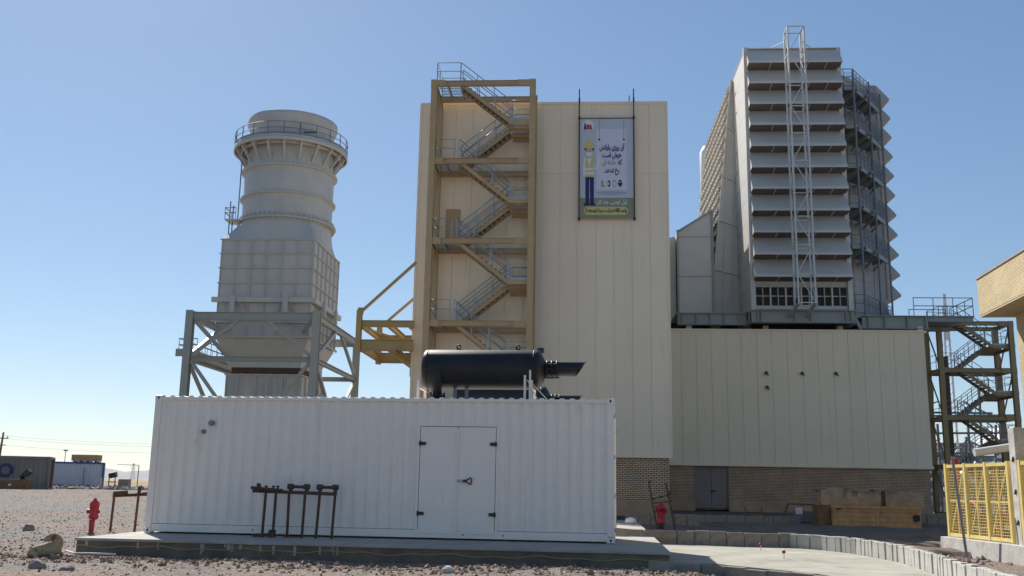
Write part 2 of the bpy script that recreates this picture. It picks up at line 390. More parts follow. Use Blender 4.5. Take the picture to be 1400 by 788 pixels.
stones('gravel', mat('pale_stone', (.34,.29,.25), .9, var=.25, scale=3), 8500, reg_near, .005, .036, 5)
stones('gravel', mat('dark_stone', (.15,.12,.105), .9, var=.25, scale=3), 2600, reg_near, .006, .045, 5)
stones('gravel', mat('brown_stone', (.22,.165,.13), .9, var=.25, scale=3), 6500, reg_left, .008, .05, 4)
stones('rubble', mat('earthy_rubble', (.27,.185,.13), .95, var=.3, scale=4), 4200, reg_edge, .01, .085, 4)
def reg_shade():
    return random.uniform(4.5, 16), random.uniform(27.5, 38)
stones('rubble', mat('shade_darkened_rubble', (.15,.115,.09), .95, var=.3, scale=4), 1800, reg_shade, .02, .10, 3)  # stone colour darkened along with the shaded ground
def rock(x, y, s, label, m, flat=.6):
    bm = bmesh.new(); bmesh.ops.create_icosphere(bm, subdivisions=2, radius=s)
    for v in bm.verts:
        k = 1+.45*(vnoise(np.array(v.co.x/s+x*3), np.array(v.co.y/s+v.co.z/s+y), .7, 11)); v.co *= float(k); v.co.z *= flat
    me = bpy.data.meshes.new('rock'); bm.to_mesh(me); bm.free(); me.materials.append(m)
    o = bpy.data.objects.new('rock', me); COL.objects.link(o); o.location = (x, y, float(gz(x, y))+s*.15*flat); tags(o, label, 'rock')
rk = mat('rock_grey_brown', (.24,.19,.165), .9, var=.3, scale=4, bump=.6, bscale=12)
rkp = mat('rock_pale', (.45,.42,.39), .9, var=.2, scale=4, bump=.6, bscale=12)
rock(-14.3, 30.2, .17, 'brown round-topped rock on open ground behind the dog', rk, .9)
rock(-8.3, 18.0, .17, 'grey-blue angular rock just below the corner of the concrete plinth', rk, .8)
rock(-7.55, 17.5, .13, 'small dark rock right of the grey-blue rock near the plinth corner', rk, .7)
rock(-1.05, 18.05, .12, 'pale round rock at the foot of the plinth under the container doors', rkp, .9)
rock(-10.6, 17.3, .12, 'flat dark rock on the gravel in front of the dog', rk, .5)

# ---------------------------------------------------------------- plinth and generator container  (frame C)
t = thing('concrete_plinth', 'long low concrete slab carrying the white container, rough shaded front face', 'plinth', (-6, 19.9, 0), 'C')
ZS = .33
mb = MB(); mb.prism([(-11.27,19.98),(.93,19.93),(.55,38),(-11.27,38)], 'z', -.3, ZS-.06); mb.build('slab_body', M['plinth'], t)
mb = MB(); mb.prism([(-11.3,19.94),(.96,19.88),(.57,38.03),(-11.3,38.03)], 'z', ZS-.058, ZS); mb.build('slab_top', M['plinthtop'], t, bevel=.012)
# drips of pale cement on the front
mb = MB()
for k in range(26):
    u = -11.1+random.random()*11.9; h = random.uniform(.05, .2); w = random.uniform(.01, .035)
    mb.box(u-w, u+w, 19.955-.001*k/26, 19.97, ZS-.07-h, ZS-.065)
tags(mb.build('cement_drip', mat('cement_drips', (.40,.38,.35), .9), t), kind='stuff')
pts = []
for k in range(120):
    u = -11.25+k*12.2/119; pts.append((u, 19.915, ZS-.17+.02*math.sin(u*3.1)+.015*math.sin(u*7.3+1)-.004*u*.3))
single(MB().path(pts, .009, 5), 'power_cable', M['cable'], 'thin yellow-green cable strung along the front of the concrete plinth', 'cable', (-12, 19.9, .1), 'C')
mb = MB()
mb.path([(-11.5,19.9,.03),(-11.35,19.75,.07),(-11.1,19.6,.04),(-10.7,19.55,.05),(-10.2,19.6,.04)], .02, 6)
single(mb, 'loose_cable', M['pipew'], 'pale loose cable lying on the ground by the plinth corner beside the dog', 'cable', (-12.2,19.75,0), 'C')

def corr(mb, u0, u1, v, z0, z1, pitch=.278, depth=.045, sgn=1):
    # trapezoid corrugation, vertical ribs, plane at v, outward is -v*sgn
    xs = []; n = max(1, round((u1-u0)/pitch)); p = (u1-u0)/n
    for k in range(n):
        a = u0+k*p; xs += [(a, 0), (a+p*.26, 0), (a+p*.5, 1), (a+p*.76, 1)]
    xs.append((u1, 0))
    vs = []
    for x, d in xs: vs += [(x, v+sgn*d*depth, z0), (x, v+sgn*d*depth, z1)]
    mb.add(vs, [(2*i, 2*i+2, 2*i+3, 2*i+1) for i in range(len(xs)-1)])
CU0, CU1, CV0, CV1, CZ0, CZ1 = -10.94, -.14, 22.24, 24.68, ZS+.02, 3.5
def gen_container(label, dv=0):
    t = thing('generator_container', label, 'container', ((CU0+CU1)/2, CV0, ZS), 'C', 'white generator containers on the plinth')
    du0, du1, dz0, dz1 = -4.53, -2.80, .52, 2.83
    fv = CV0+.03
    mb = MB()
    corr(mb, CU0+.16, du0-.07, fv, CZ0+.20, CZ1-.10); corr(mb, du1+.07, CU1-.16, fv, CZ0+.20, CZ1-.10)
    corr(mb, du0-.07, du1+.07, fv, dz1+.06, CZ1-.10)
    corr(mb, CU0+.16, CU1-.16, CV1-.03, CZ0+.2, CZ1-.1, sgn=-1)
    for uu in (CU0+.04, CU1-.04):
        mb.box(uu-.01, uu+.01, CV0+.1, CV1-.1, CZ0+.15, CZ1-.1)
    b = mb.build('side_panel', M['white'], t, fix=False)
    for v0, v1 in ((CV0, CV0+.16), (CV1-.16, CV1)):
        for a_ in (CU0, CU1-.16): MB().box(a_, a_+.16, v0, v1, CZ0+.12, CZ1-.12).build('corner_post', M['white'], t, bevel=.01)
    mb = MB()
    for v0, v1 in ((CV0+.012, CV0+.09), (CV1-.09, CV1-.012)):
        mb.box(CU0+.16, CU1-.16, v0, v1, CZ0+.02, CZ0+.19)
        mb.box(CU0+.16, CU1-.16, v0, v1, CZ1-.10, CZ1-.03)
    mb.box(CU0+.02, CU0+.1, CV0+.16, CV1-.16, CZ0+.02, CZ0+.19); mb.box(CU1-.1, CU1-.02, CV0+.16, CV1-.16, CZ0+.02, CZ0+.19)
    mb.box(CU0+.02, CU0+.1, CV0+.16, CV1-.16, CZ1-.1, CZ1-.03); mb.box(CU1-.1, CU1-.02, CV0+.16, CV1-.16, CZ1-.1, CZ1-.03)
    mb.build('rail', M['white'], t, bevel=.006)
    for u in (CU0, CU1-.17):
        for v in (CV0-.008, CV1-.16):
            for z in (CZ0-.01, CZ1-.12):
                c = MB().box(u-.004, u+.178, v, v+.17, z, z+.12).build('corner_casting', M['white'], t, bevel=.012)
                if v < CV0+.1:
                    MB().lathe([(.028,0),(.0,0.0)], (0,0,0), 4)
                    MB().prism([(u+.087+.022*math.cos(a*math.pi/5), z+.06+.036*math.sin(a*math.pi/5)) for a in range(10)], 'y', v-.003, v+.02).build('slot', M['blackpl'], c)
    # roof with cross corrugations
    mb = MB(); n = 46; p = (CU1-CU0-.2)/n; vs = []; 
    for k in range(n):
        a = CU0+.1+k*p
        for x, d in ((a, 0), (a+p*.2, 1), (a+p*.5, 1), (a+p*.7, 0)):
            z = CZ1-.035+d*.035; vs += [(x, CV0+.03, z), (x, CV1-.03, z)]
    mb.add(vs, [(2*i, 2*i+2, 2*i+3, 2*i+1) for i in range(len(vs)//2-1)])
    mb.add([v for v in vs if True][0::2]+[(vs[-2][0], CV0+.03, CZ1-.11), (vs[0][0], CV0+.03, CZ1-.11)], [tuple(range(len(vs)//2+2))])
    mb.build('roof', M['white'], t, fix=False)
    # door frame and leaves
    mb = MB(); mb.box(du0-.07, du0-.012, CV0-.004, fv+.06, dz0-.05, dz1+.06); mb.box(du1+.012, du1+.07, CV0-.004, fv+.06, dz0-.05, dz1+.06)
    mb.box(du0-.012, du1+.012, CV0-.004, fv+.06, dz1+.012, dz1+.06); mb.box(du0-.012, du1+.012, CV0-.004, fv+.06, dz0-.05, dz0-.012)
    mb.build('door_frame', M['white'], t, bevel=.004)
    MB().box(du0-.05, du1+.05, fv+.07, fv+.09, dz0, dz1).build('door_recess', M['mesh'], t)
    mid = (du0+du1)/2
    for a, b2, hs in ((du0, mid-.015, du0), (mid+.015, du1, du1)):
        d = MB().box(a, b2, CV0+.004, CV0+.05, dz0, dz1).build('door', M['white'], t, bevel=.006)
        for z in (dz0+.38, dz1-.38):
            s = 1 if hs == du0 else -1
            h = MB(); h.box(hs-s*.03, hs+s*.13, CV0-.03, CV0, z-.035, z+.035); h.tube((hs, CV0-.03, z-.055), (hs, CV0-.03, z+.055), .02, 8)
            h.build('hinge', M['blackpl'], d, bevel=.006)
        if s == -1:
            h = MB(); z = (dz0+dz1)/2-.05
            h.box(a-.02, a+.2, CV0-.02, CV0, z-.03, z+.03); h.build('latch', M['galv'], d)
            h = MB(); h.path([(a+.18,CV0-.045,z),(a+.30,CV0-.06,z+.075),(a+.32,CV0-.06,z+.06),(a+.32,CV0-.06,z-.06),(a+.30,CV0-.06,z-.075),(a+.18,CV0-.045,z)], .014, 8); h.box(a+.13,a+.2,CV0-.06,CV0-.02,z-.03,z+.03)
            h.build('handle', M['blackpl'], d)
            h = MB(); h.box(a-.035, a+.005, CV0-.018, CV0, dz0+.02, dz1-.02); h.box(a-.06,a+.02,CV0-.03,CV0,dz0+.02,dz0+.22); h.box(a-.05,a+.02,CV0-.03,CV0,dz1-.3,dz1-.05); h.build('lock_bar', M['white'], d)
    # small fittings
    for (u, z, r) in ((-9.52, 2.86, .06), (-9.69, 2.66, .05)):
        MB().tube((u, fv-.06, z), (u, fv+.03, z), r, 14).build('cable_gland', M['galvd'], t)
    MB().lathe([(.055,0),(.06,.02),(.045,.02),(.04,0)], (0,0,0), 12)
    r = MB(); r.path([(-9.86+.045*math.cos(a*.5236), fv-.01, 2.42+.06*math.sin(a*.5236)) for a in range(13)], .008, 5); r.build('lashing_ring', M['white'], t)
    r = MB(); r.path([(-.93+.035*math.cos(a*.5236), fv-.01, 3.22+.085*math.sin(a*.5236)) for a in range(13)], .008, 5); r.build('lashing_ring', M['white'], t)
    for z in (3.1, 2.2, 1.35, .62):
        MB().box(CU1-.02, CU1+.018, CV0+.015, CV0+.05, z-.05, z+.05).build('lashing_clip', M['galvd'], t)
    for u in (-8.35, -3.5, -2.6):
        MB().tube((u, CV0+.003, CZ0+.1), (u, CV0+.02, CZ0+.1), .018, 8).build('bolt', M['blackpl'], t)
    if dv: t.location = tow((BASE[t.name].x, BASE[t.name].y+dv, BASE[t.name].z), 'C')
    return t
gen_container('white corrugated generator container with closed double doors, front one on the plinth')
gen_container('white generator container hidden behind the front one, below the second black silencer', 6.3)

def silencer(label, du=0, dv=0, dz=0):
    v = 23.1; z = 4.24; r = .47
    t = thing('exhaust_silencer', label, 'silencer', (-3.2, v, 3.5), 'C', 'black exhaust silencers on the container roofs')
    prof = [(0,-4.70),(r*.6,-4.695),(r*.88,-4.665),(r*.97,-4.62),(r,-4.55),(r,-1.97),(r*.985,-1.94),(r*.9,-1.88),(r*.6,-1.80),(.16,-1.755),(0,-1.755)]
    MB().lathe(prof, (0, v, z), 56, 'x').build('drum', M['black'], t)
    mb = MB(); 
    for u in (-4.56, -2.02): mb.lathe([(r+.001,u-.012),(r+.008,u-.006),(r+.008,u+.006),(r+.001,u+.012)], (0,v,z), 56, 'x')
    mb.build('seam_band', M['black'], t)
    mb = MB(); mb.lathe([(.15,-1.8),(.15,-1.62)], (0,v,z), 24, 'x')
    for u in (-1.73, -1.62, -1.5): mb.lathe([(.10,u),(.225,u),(.225,u+.03),(.10,u+.03)], (0,v,z), 24, 'x')
    for k in range(10):
        a = k*math.pi/5; mb.tube((-1.76, v+.19*math.cos(a), z+.19*math.sin(a)), (-1.44, v+.19*math.cos(a), z+.19*math.sin(a)), .017, 6)
    mb.lathe([(.15,-1.65),(.15,-1.45)], (0,v,z), 24, 'x')
    mb.build('flange', M['black'], t)
    # tail pipe with slanted cut
    n = 28; vs = []; rr = .185
    for k in range(n):
        a = 2*math.pi*k/n; vs.append((-1.47, v+rr*math.cos(a), z+.03+rr*math.sin(a)))
    for k in range(n):
        a = 2*math.pi*k/n; vs.append((-.93+.13*math.sin(a), v+rr*math.cos(a), z+.03+rr*math.sin(a)))
    MB().add(vs, [(k,(k+1)%n,n+(k+1)%n,n+k) for k in range(n)], True).build('tail_pipe', M['black'], t, fix=False)
    # inlet elbow on the camera side
    pts = [(-4.28, v-.30, 3.52), (-4.28, v-.36, 3.8), (-4.27, v-.42, 4.12)]
    for a in range(1, 7): pts.append((-4.27+.16*(1-math.cos(a*.26)), v-.42+.20*math.sin(a*.26)*.8, 4.12+.22*math.sin(a*.26)))
    e = MB(); e.path(pts, .115, 16); e.build('inlet_elbow', M['black'], t)
    e = MB(); e.lathe([(0,0),(.2,0),(.2,.03),(0,.03)], (-4.28, v-.31, 3.56), 20)
    for k in range(8): e.tube((-4.28+.17*math.cos(k*.785), v-.31+.17*math.sin(k*.785), 3.53),(-4.28+.17*math.cos(k*.785), v-.31+.17*math.sin(k*.785), 3.66), .014, 6)
    e.build('inlet_flange', M['black'], t)
    e = MB()
    for u in (-3.9, -3.62): e.tube((u, v-.1, 3.5), (u, v-.1, 3.95), .04, 8)
    e.build('drain_pipe', M['galvd'], t)
    for u in (-3.85, -2.42):
        l = MB(); l.box(u-.05,u+.05,v-.02,v+.02,z+r-.02,z+r+.04); l.path([(u+.045*math.cos(a*.5236), v, z+r+.075+.045*math.sin(a*.5236)) for a in range(13)], .016, 6); l.build('lifting_eye', M['black'], t)
    for u, s in ((-4.72, 1), (-2.05, 1)):
        l = MB()
        for vv in (v-.42, v+.42):
            l.bar((u, vv, 3.5), (u, vv, 3.95 if s else 4), .06, .05); l.bar((u+.03, vv, 3.86), (u+.36, vv, 3.52), .05, .012)
        l.bar((u, v-.45, 3.78), (u, v+.45, 3.78), .05, .05)
        l.build('support_bracket', M['white'], t)
    l = MB(); l.bar((-2.20, v-.46, 3.5), (-2.20, v-.46, 4.06), .05, .05); l.bar((-2.08, v-.46, 3.5), (-2.08, v-.46, 4.18), .045, .045); l.bar((-2.14,v-.47,3.95),(-1.9,v-.47,3.5),.05,.02); l.build('support_bracket', M['white'], t)
    t.location = tow((-3.2+du, v+dv, 3.5+dz), 'C')
silencer('large black cylindrical exhaust silencer on the roof of the front white container')
silencer('second black exhaust silencer showing low behind the large front one', -.34, 6.5, -.2)

# pipe trestle in front of the container
t = thing('pipe_rack', 'dark rusty pipe frame with six legs standing against the white container', 'pipe rack', (-7.2, 21.7, ZS), 'C')
V = 21.75
def wu(px): return -8.18+(px-345)*(1.90/113)
mb = MB(); mb.bar((wu(343), V, 1.33), (wu(458), V-.02, 1.29), .07, .075); mb.build('top_rail', M['rust'], t)
mb = MB(); mb.tube((wu(343)-.02, V-.07, 1.40), (wu(385), V-.07, 1.35), .035, 10); mb.box(wu(350), wu(354), V-.11, V-.03, 1.3, 1.5); mb.build('rail_pipe', M['rust'], t)
for k, (a, b) in enumerate(((361,357),(375,373.5),(393,391),(415,413),(435,430),(456,453))):
    l = MB(); l.tube((wu(b+3.2), V-.03-.1*(k%2), ZS), (wu(a), V, 1.32), .032, 10)
    l.build('leg', M['rust'], t)
for a, b in ((395,417),(435,456)):
    c = MB(); c.tube((wu(a), V, 1.44), (wu(b), V, 1.43), .036, 10); 
    for x in (a, b): c.tube((wu(x)-.07, V, 1.44), (wu(x)+.06, V, 1.44), .06, 12); c.bar((wu(x), V, 1.30), (wu(x), V, 1.44), .07, .06)
    c.build('cross_pipe', M['rust'], t)
c = MB()
for x in (352, 361, 371, 377): c.tube((wu(x), V, 1.32), (wu(x), V, 1.43), .022, 8); c.lathe([(0,.0),(.04,0),(.04,.03),(0,.03)], (wu(x), V, 1.42), 10)
c.build('clamp', M['rust'], t)
c = MB(); c.bar((wu(350), V-.14, ZS+.04), (wu(377), V-.04, ZS+.06), .08, .07); c.box(wu(370), wu(377), V-.1, V+.05, ZS, ZS+.16); c.tube((wu(393),V-.3,ZS+.02),(wu(417),V-.1,ZS+.03),.012,6); c.build('foot_clamp', M['rust'], t)
# rusty rack left of the container
t = thing('pipe_rack', 'small reddish rusty pipe rack left of the container end, behind the plinth', 'pipe rack', (-11.3, 30.2, 0), 'W')
mb = MB(); mb.tube((-12.05, 30.6, 1.03), (-10.6, 31, 1.12), .05, 10); mb.tube((-12.0, 30.5, 1.10), (-11.6, 30.6, 1.14), .07, 10); mb.tube((-11.2,30.7,1.1),(-10.6,31,1.2),.05,8); mb.build('top_rail', M['rust'], t)
for x, y in ((-12.03, 30.6), (-11.35, 30.75), (-10.75, 30.9)):
    MB().tube((x, y, -.05), (x+.03, y, 1.08), .04, 8).build('leg', M['rust2'], t)
MB().bar((-11.3,30.7,1.08),(-11.28,30.7,1.33),.08,.08).build('clamp', M['rust'], t)
# red marker
t = thing('fire_hydrant', 'red two-tone hydrant post standing left of the plinth corner', 'fire hydrant', (-11.75, 28.6, 0), 'W')
hx = -11.78
mb = MB(); mb.lathe([(0,0),(.10,0),(.10,.05),(.07,.06),(.078,.4),(.09,.46)], (hx,28.6,-.03), 14); mb.build('lower_barrel', M['red'], t)
mb = MB(); mb.lathe([(.09,.42),(.13,.47),(.14,.52),(.12,.56),(.125,.8),(.14,.82),(.13,.88),(.09,.94),(.05,.96),(.045,1.02),(0,1.02)], (hx+.03,28.6,-.03), 16)
mb.tube((hx-.13,28.6,.62),(hx+.19,28.6,.62),.05,8); mb.tube((hx-.16,28.6,.62),(hx-.12,28.6,.62),.065,8); mb.build('bonnet', M['red'], t)
mb = MB(); mb.lathe([(.098,.43),(.10,.43),(.10,.47),(.098,.47)], (hx+.01,28.6,-.03), 14); mb.build('collar_band', M['white2'], t)

# ---------------------------------------------------------------- dog
def skin_mesh(name, nodes, edges, m, sub=2):
    me = bpy.data.meshes.new(name); me.from_pydata([n[0] for n in nodes], edges, [])
    o = bpy.data.objects.new(name, me); COL.objects.link(o)
    bm = bmesh.new(); bm.from_mesh(me); sk = bm.verts.layers.skin.verify(); bm.verts.ensure_lookup_table()
    for v, n in zip(bm.verts, nodes):
        r = n[1]; v[sk].radius = (r, r) if not isinstance(r, tuple) else r
        v[sk].use_root = (v.index == 0)
    bm.to_mesh(me); bm.free()
    o.modifiers.new('s', 'SKIN'); s = o.modifiers.new('u', 'SUBSURF'); s.levels = sub; s.render_levels = sub
    dg = bpy.context.evaluated_depsgraph_get(); m2 = bpy.data.meshes.new_from_object(o.evaluated_get(dg))
    bpy.data.objects.remove(o)
    m2.name = name; m2.materials.clear(); m2.materials.append(m)
    for p in m2.polygons: p.use_smooth = True
    o2 = bpy.data.objects.new(name, m2); COL.objects.link(o2); return o2
nodes = [((-.22,.02,.13), .155), ((-.07,.0,.16), .165), ((.10,-.01,.19), .175), ((.22,.0,.23), .150),   # spine 0-3
         ((.265,.01,.335), .135), ((.23,-.01,.42), .125), ((.15,-.03,.465), .125), ((.075,-.045,.445), .098), ((.005,-.06,.40), .062), ((-.05,-.068,.38), .048),  # neck-head 4-9
         ((-.26,-.10,.10), .095), ((-.10,-.20,.075), .055), ((-.20,-.22,.035), .035), ((-.08,-.23,.03), .03),  # near hind leg folded 10-13
         ((-.24,.13,.09), .08), ((-.10,.18,.05), .05), # far hind
         ((.26,-.12,.13), .07), ((.16,-.20,.05), .042), ((.32,-.22,.035), .035), ((.39,-.22,.03), .032), # near fore
         ((.27,.12,.13), .06), ((.36,.16,.035), .035), ((.44,.15,.03), .03),
         ((-.33,-.06,.09), .045), ((-.37,-.18,.045), .032), ((-.30,-.28,.03), .022)]
edges = [(0,1),(1,2),(2,3),(3,4),(4,5),(5,6),(6,7),(7,8),(8,9),(0,10),(10,11),(11,12),(12,13),(0,14),(14,15),(3,16),(16,17),(17,18),(18,19),(3,20),(20,21),(21,22),(0,23),(23,24),(24,25)]
dt = thing('dog', 'tan dog lying on the gravel beside the plinth corner, head turned back to the left', 'dog', (-9.42, 20.3, 0), 'W')
dog_o = skin_mesh('dog_body', nodes, edges, M['tan']); dog_o.parent = dt
def ell(name, c, r, m, parent, rot=(0,0,0)):
    bm = bmesh.new(); bmesh.ops.create_uvsphere(bm, u_segments=14, v_segments=9, radius=1)
    R_ = Matrix.Rotation(rot[2], 4, 'Z') @ Matrix.Rotation(rot[1], 4, 'Y') @ Matrix.Rotation(rot[0], 4, 'X')
    bmesh.ops.transform(bm, matrix=Matrix.Translation(c) @ R_ @ Matrix.Diagonal((*r, 1)), verts=bm.verts)
    me = bpy.data.meshes.new(name); bm.to_mesh(me); bm.free(); me.materials.append(m)
    for p in me.polygons: p.use_smooth = True
    o = bpy.data.objects.new(name, me); COL.objects.link(o); o.parent = parent; return o
ell('ear', (.175,-.150,.455), (.045,.024,.078), M['woodd'], dt, (.3,.5,0)); ell('ear', (.20,.085,.47), (.042,.022,.072), M['woodd'], dt, (-.3,.5,0))
ell('eye', (.055,-.140,.475), (.016,.012,.014), M['blackpl'], dt); ell('eye', (.055,.018,.475), (.013,.010,.012), M['blackpl'], dt)
ell('nose', (-.085,-.070,.395), (.030,.030,.026), M['darkfur'], dt)
dt.scale = (.88, .88, .88); dt.location = (-9.22, 20.25, float(gz(-9.22, 20.25))-.01); dt.rotation_euler = (0, 0, rad(15))

# ---------------------------------------------------------------- steel stairs
def railing(pts, h=1.1, r=.022, mid=True, toe=False, step=1.3):
    mb = MB(); P = [Vector(p) for p in pts]; up = Vector((0,0,h))
    for hh in ([h, h*.55] if mid else [h]):
        mb.path([p+Vector((0,0,hh)) for p in P], r, 6)
    for a, b in zip(P[:-1], P[1:]):
        n = max(1, round((b-a).length/step))
        for k in range(n+1):
            q = a.lerp(b, k/n); mb.bar(q, q+up, .04, .04)
        if toe: mb.bar(a+Vector((0,0,.06)), b+Vector((0,0,.06)), .012, .12)
    return mb
def grating(mb, u0, u1, v0, v1, z, fine=.085):
    n = int((u1-u0)/fine)
    for k in range(n+1):
        u = u0+(u1-u0)*k/n; mb.box(u-.012, u+.012, v0, v1, z-.035, z)
    m = max(2, int((v1-v0)/.35))
    for k in range(m+1):
        v = v0+(v1-v0)*k/m; mb.box(u0, u1, v-.02, v+.02, z-.04, z-.012)
def stair_tower(name, label, u0, u1, v0, v1, levels, uL, uR, m, colw=.30, top_rail=True, last_only=None, braces=False):
    t = thing(name, label, 'staircase', ((u0+u1)/2, v0, 0), 'B')
    ztop = levels[0]
    for u in (u0, u1):
        for v in (v0, v1):
            c = MB(); c.ibeam((u, v, 0), (u, v, ztop+.02), colw, .3, .025, up=(0,1,0)); 
            for z in levels: c.box(u-colw/2-.012, u+colw/2+.012, v-.165, v-.152, z-.42, z+.03)
            for z0_, z1_ in zip(levels[:-1], levels[1:]):
                zz = (z0_+z1_)/2; c.box(u-colw/2-.012, u+colw/2+.012, v-.165, v-.152, zz-.2, zz+.1)
            c.build('column', m, t)
    vm = (v0+v1)/2
    for i, z in enumerate(levels):
        b = MB()
        for v in (v0, v1): b.ibeam((u0+colw/2, v, z-.15), (u1-colw/2, v, z-.15), .18, .30, .02)
        for u in (u0, u1): b.ibeam((u, v0+.16, z-.15), (u, v1-.16, z-.15), .18, .26, .02)
        b.box(u1-colw/2-.65, u1-colw/2, v0-.115, v0-.095, z-.33, z+.02); b.box(u0+colw/2, u0+colw/2+.45, v0-.115, v0-.095, z-.33, z+.02)
        b.build('beam', m, t)
        l = MB(); grating(l, u0+.2, uL-.05, v0+.15, v1-.15, z+.0)
        l.ibeam((uL, v0+.12, z-.1), (uL, v1-.12, z-.1), .1, .2, .015); l.ibeam(((u0+uL)/2, v0+.12, z-.12), ((u0+uL)/2, v1-.12, z-.12), .08, .16, .012)
        lo = l.build('landing', M['galv'], t)
        if i == 0:
            railing([(uL, v1-.1, z), (u0+.12, v1-.1, z), (u0+.12, v0+.1, z), (uL-.02, v0+.1, z)]).build('railing', M['galv'], lo)
        else:
            railing([(u0+.14, v1-.1, z), (u0+.14, v0+.12, z), (uL-.25, v0+.12, z)]).build('railing', M['galv'], lo)
        if i == len(levels)-1: break
        z2 = levels[i+1]; zm = (z+z2)/2
        # right landing
        l = MB(); grating(l, uR+.05, u1-.2, v0+.15, v1-.15, zm)
        l.bar((uR, v0+.1, zm-.13), (u1-.16, v0+.1, zm-.13), .04, .24); l.bar((uR, v1-.1, zm-.13), (u1-.16, v1-.1, zm-.13), .04, .24); l.bar((uR, vm, zm-.17), (u1-.16, vm, zm-.17), .05, .16)
        lo = l.build('landing', m, t)
        railing([(uR+.1, v0+.12, zm), (u1-.14, v0+.12, zm), (u1-.14, v1-.12, zm), (uR+.1, v1-.12, zm)], toe=True).build('railing', M['galv'], lo)
        MB().ibeam((u1, v0+.16, zm-.25), (u1, v1-.16, zm-.25), .16, .22, .02).build('beam', m, t); MB().ibeam((uR, v1, zm-.35), (u1-colw/2, v1, zm-.35), .14, .2, .015).build('beam', m, t)
        # flights
        for (a, bq, va, vb) in (((uL, z), (uR, zm), v0+.1, vm-.06), ((uL, z2), (uR, zm), vm+.06, v1-.1)):
            f = MB()
            for v in (va, vb): f.bar((a[0], v, a[1]-.12), (bq[0], v, bq[1]-.12), .03, .22); f.bar((a[0], v, a[1]+.005), (bq[0], v, bq[1]+.005), .09, .012); f.bar((a[0], v, a[1]-.245), (bq[0], v, bq[1]-.245), .09, .012)
            fo = f.build('flight', m, t)
            s = MB(); n = max(6, round(abs(a[1]-bq[1])/.19))
            for k in range(1, n):
                q = k/n; uu = a[0]+(bq[0]-a[0])*q; zz = a[1]+(bq[1]-a[1])*q
                s.box(uu-.14, uu+.14, va+.03, vb-.03, zz-.02, zz+.01); s.box(uu-.14, uu-.125, va+.03, vb-.03, zz-.075, zz-.02); s.box(uu+.125, uu+.14, va+.03, vb-.03, zz-.075, zz-.02)
            s.build('tread', M['galvd'], fo)
            for v in (va, vb):
                railing([(a[0], v, a[1]), (bq[0], v, bq[1])], r=.026, step=1.0).build('handrail', M['galv'], fo)
        if braces:
            MB().bar((u1, v0+.2, z-.3), (u1, v1-.2, z2), .08, .08).build('brace', m, t); MB().bar((u0, v0+.2, z2), (u0, v1-.2, z-.3), .08, .08).build('brace', m, t)
    return t
stair_tower('stair_tower', 'tall ochre steel stair tower with zigzag grey flights against the cream tower building', -7.55, -2.25, 49.35, 51.6,
    [22.85, 18.48, 14.12, 9.78, 5.44, 1.1], -6.15, -3.42, M['ochre'], .32, braces=True)

# ---------------------------------------------------------------- tower building
def clad(mb, u0, u1, v, z0, z1, pitch, zs=(), gap=.022, th=.05):
    n = round((u1-u0)/pitch); p = (u1-u0)/n; zz = [z0]+list(zs)+[z1]
    for k in range(n):
        for a, b in zip(zz[:-1], zz[1:]): mb.box(u0+k*p+gap/2, u0+(k+1)*p-gap/2, v, v+th, a+gap/2, b-gap/2)
t = thing('tower_building', 'tall windowless cream panel building with brick base, behind the stair tower', 'building', (-1.8, 52, 0), 'B')
mb = MB(); clad(mb, -8.62, 5.08, 52, 3.13, 22.55, 1.0, (18.5,), gap=.012); 
mb.box(-8.6, 5.06, 52.05, 84, 3.15, 22.5); mb.build('wall', M['tower'], t, fix=True)
mb = MB(); mb.box(-8.68, 5.13, 51.96, 84.05, 22.53, 22.68); mb.build('parapet', M['tower'], t)
mb = MB(); mb.box(-8.66, 5.12, 51.94, 52.0, 3.06, 3.26); mb.build('drip_flashing', M['tower'], t)
MB().box(-8.5, 4.98, 52.1, 84, .9, 3.1).build('brick_base', M['brick'], t)
MB().box(-8.52, 5.0, 52.07, 84, -.2, .92).build('stone_skirt', M['stonebase'], t)
mb = MB(); mb.box(5.05, 5.14, 51.95, 52.05, 3.2, 22.6); mb.box(-8.72,-8.60,51.95,52.05,3.2,22.6); mb.build('corner_trim', M['tower'], t)
d = MB().box(-7.0, -6.35, 51.93, 51.99, 14.15, 16.35).build('door', M['ochre'], t)
mb = MB(); mb.box(-7.07,-7.0,51.9,51.99,14.1,16.42); mb.box(-6.35,-6.28,51.9,51.99,14.1,16.42); mb.box(-7.0,-6.35,51.9,51.99,16.35,16.42); mb.build('door_frame', M['ochre'], d)
# floodlight on the wall
def flood(u, v, z, s, label, m=M['blackpl'], g=None):
    t = thing('floodlight', label, 'floodlight', (u, v, z), 'B', g)
    MB().box(u-s/2, u+s/2, v-.16, v-.06, z-s*.4, z+s*.4).build('housing', m, t, bevel=.01)
    MB().box(u-s*.4, u+s*.4, v-.165, v-.161, z-s*.3, z+s*.3).build('lens', M['glass'], t)
    MB().box(u-s*.2, u+s*.2, v-.06, v, z-s*.15, z+s*.15).build('bracket', m, t)
flood(-1.75, 52, 8.62, .32, 'small black square floodlight on the cream wall right of the stair tower')

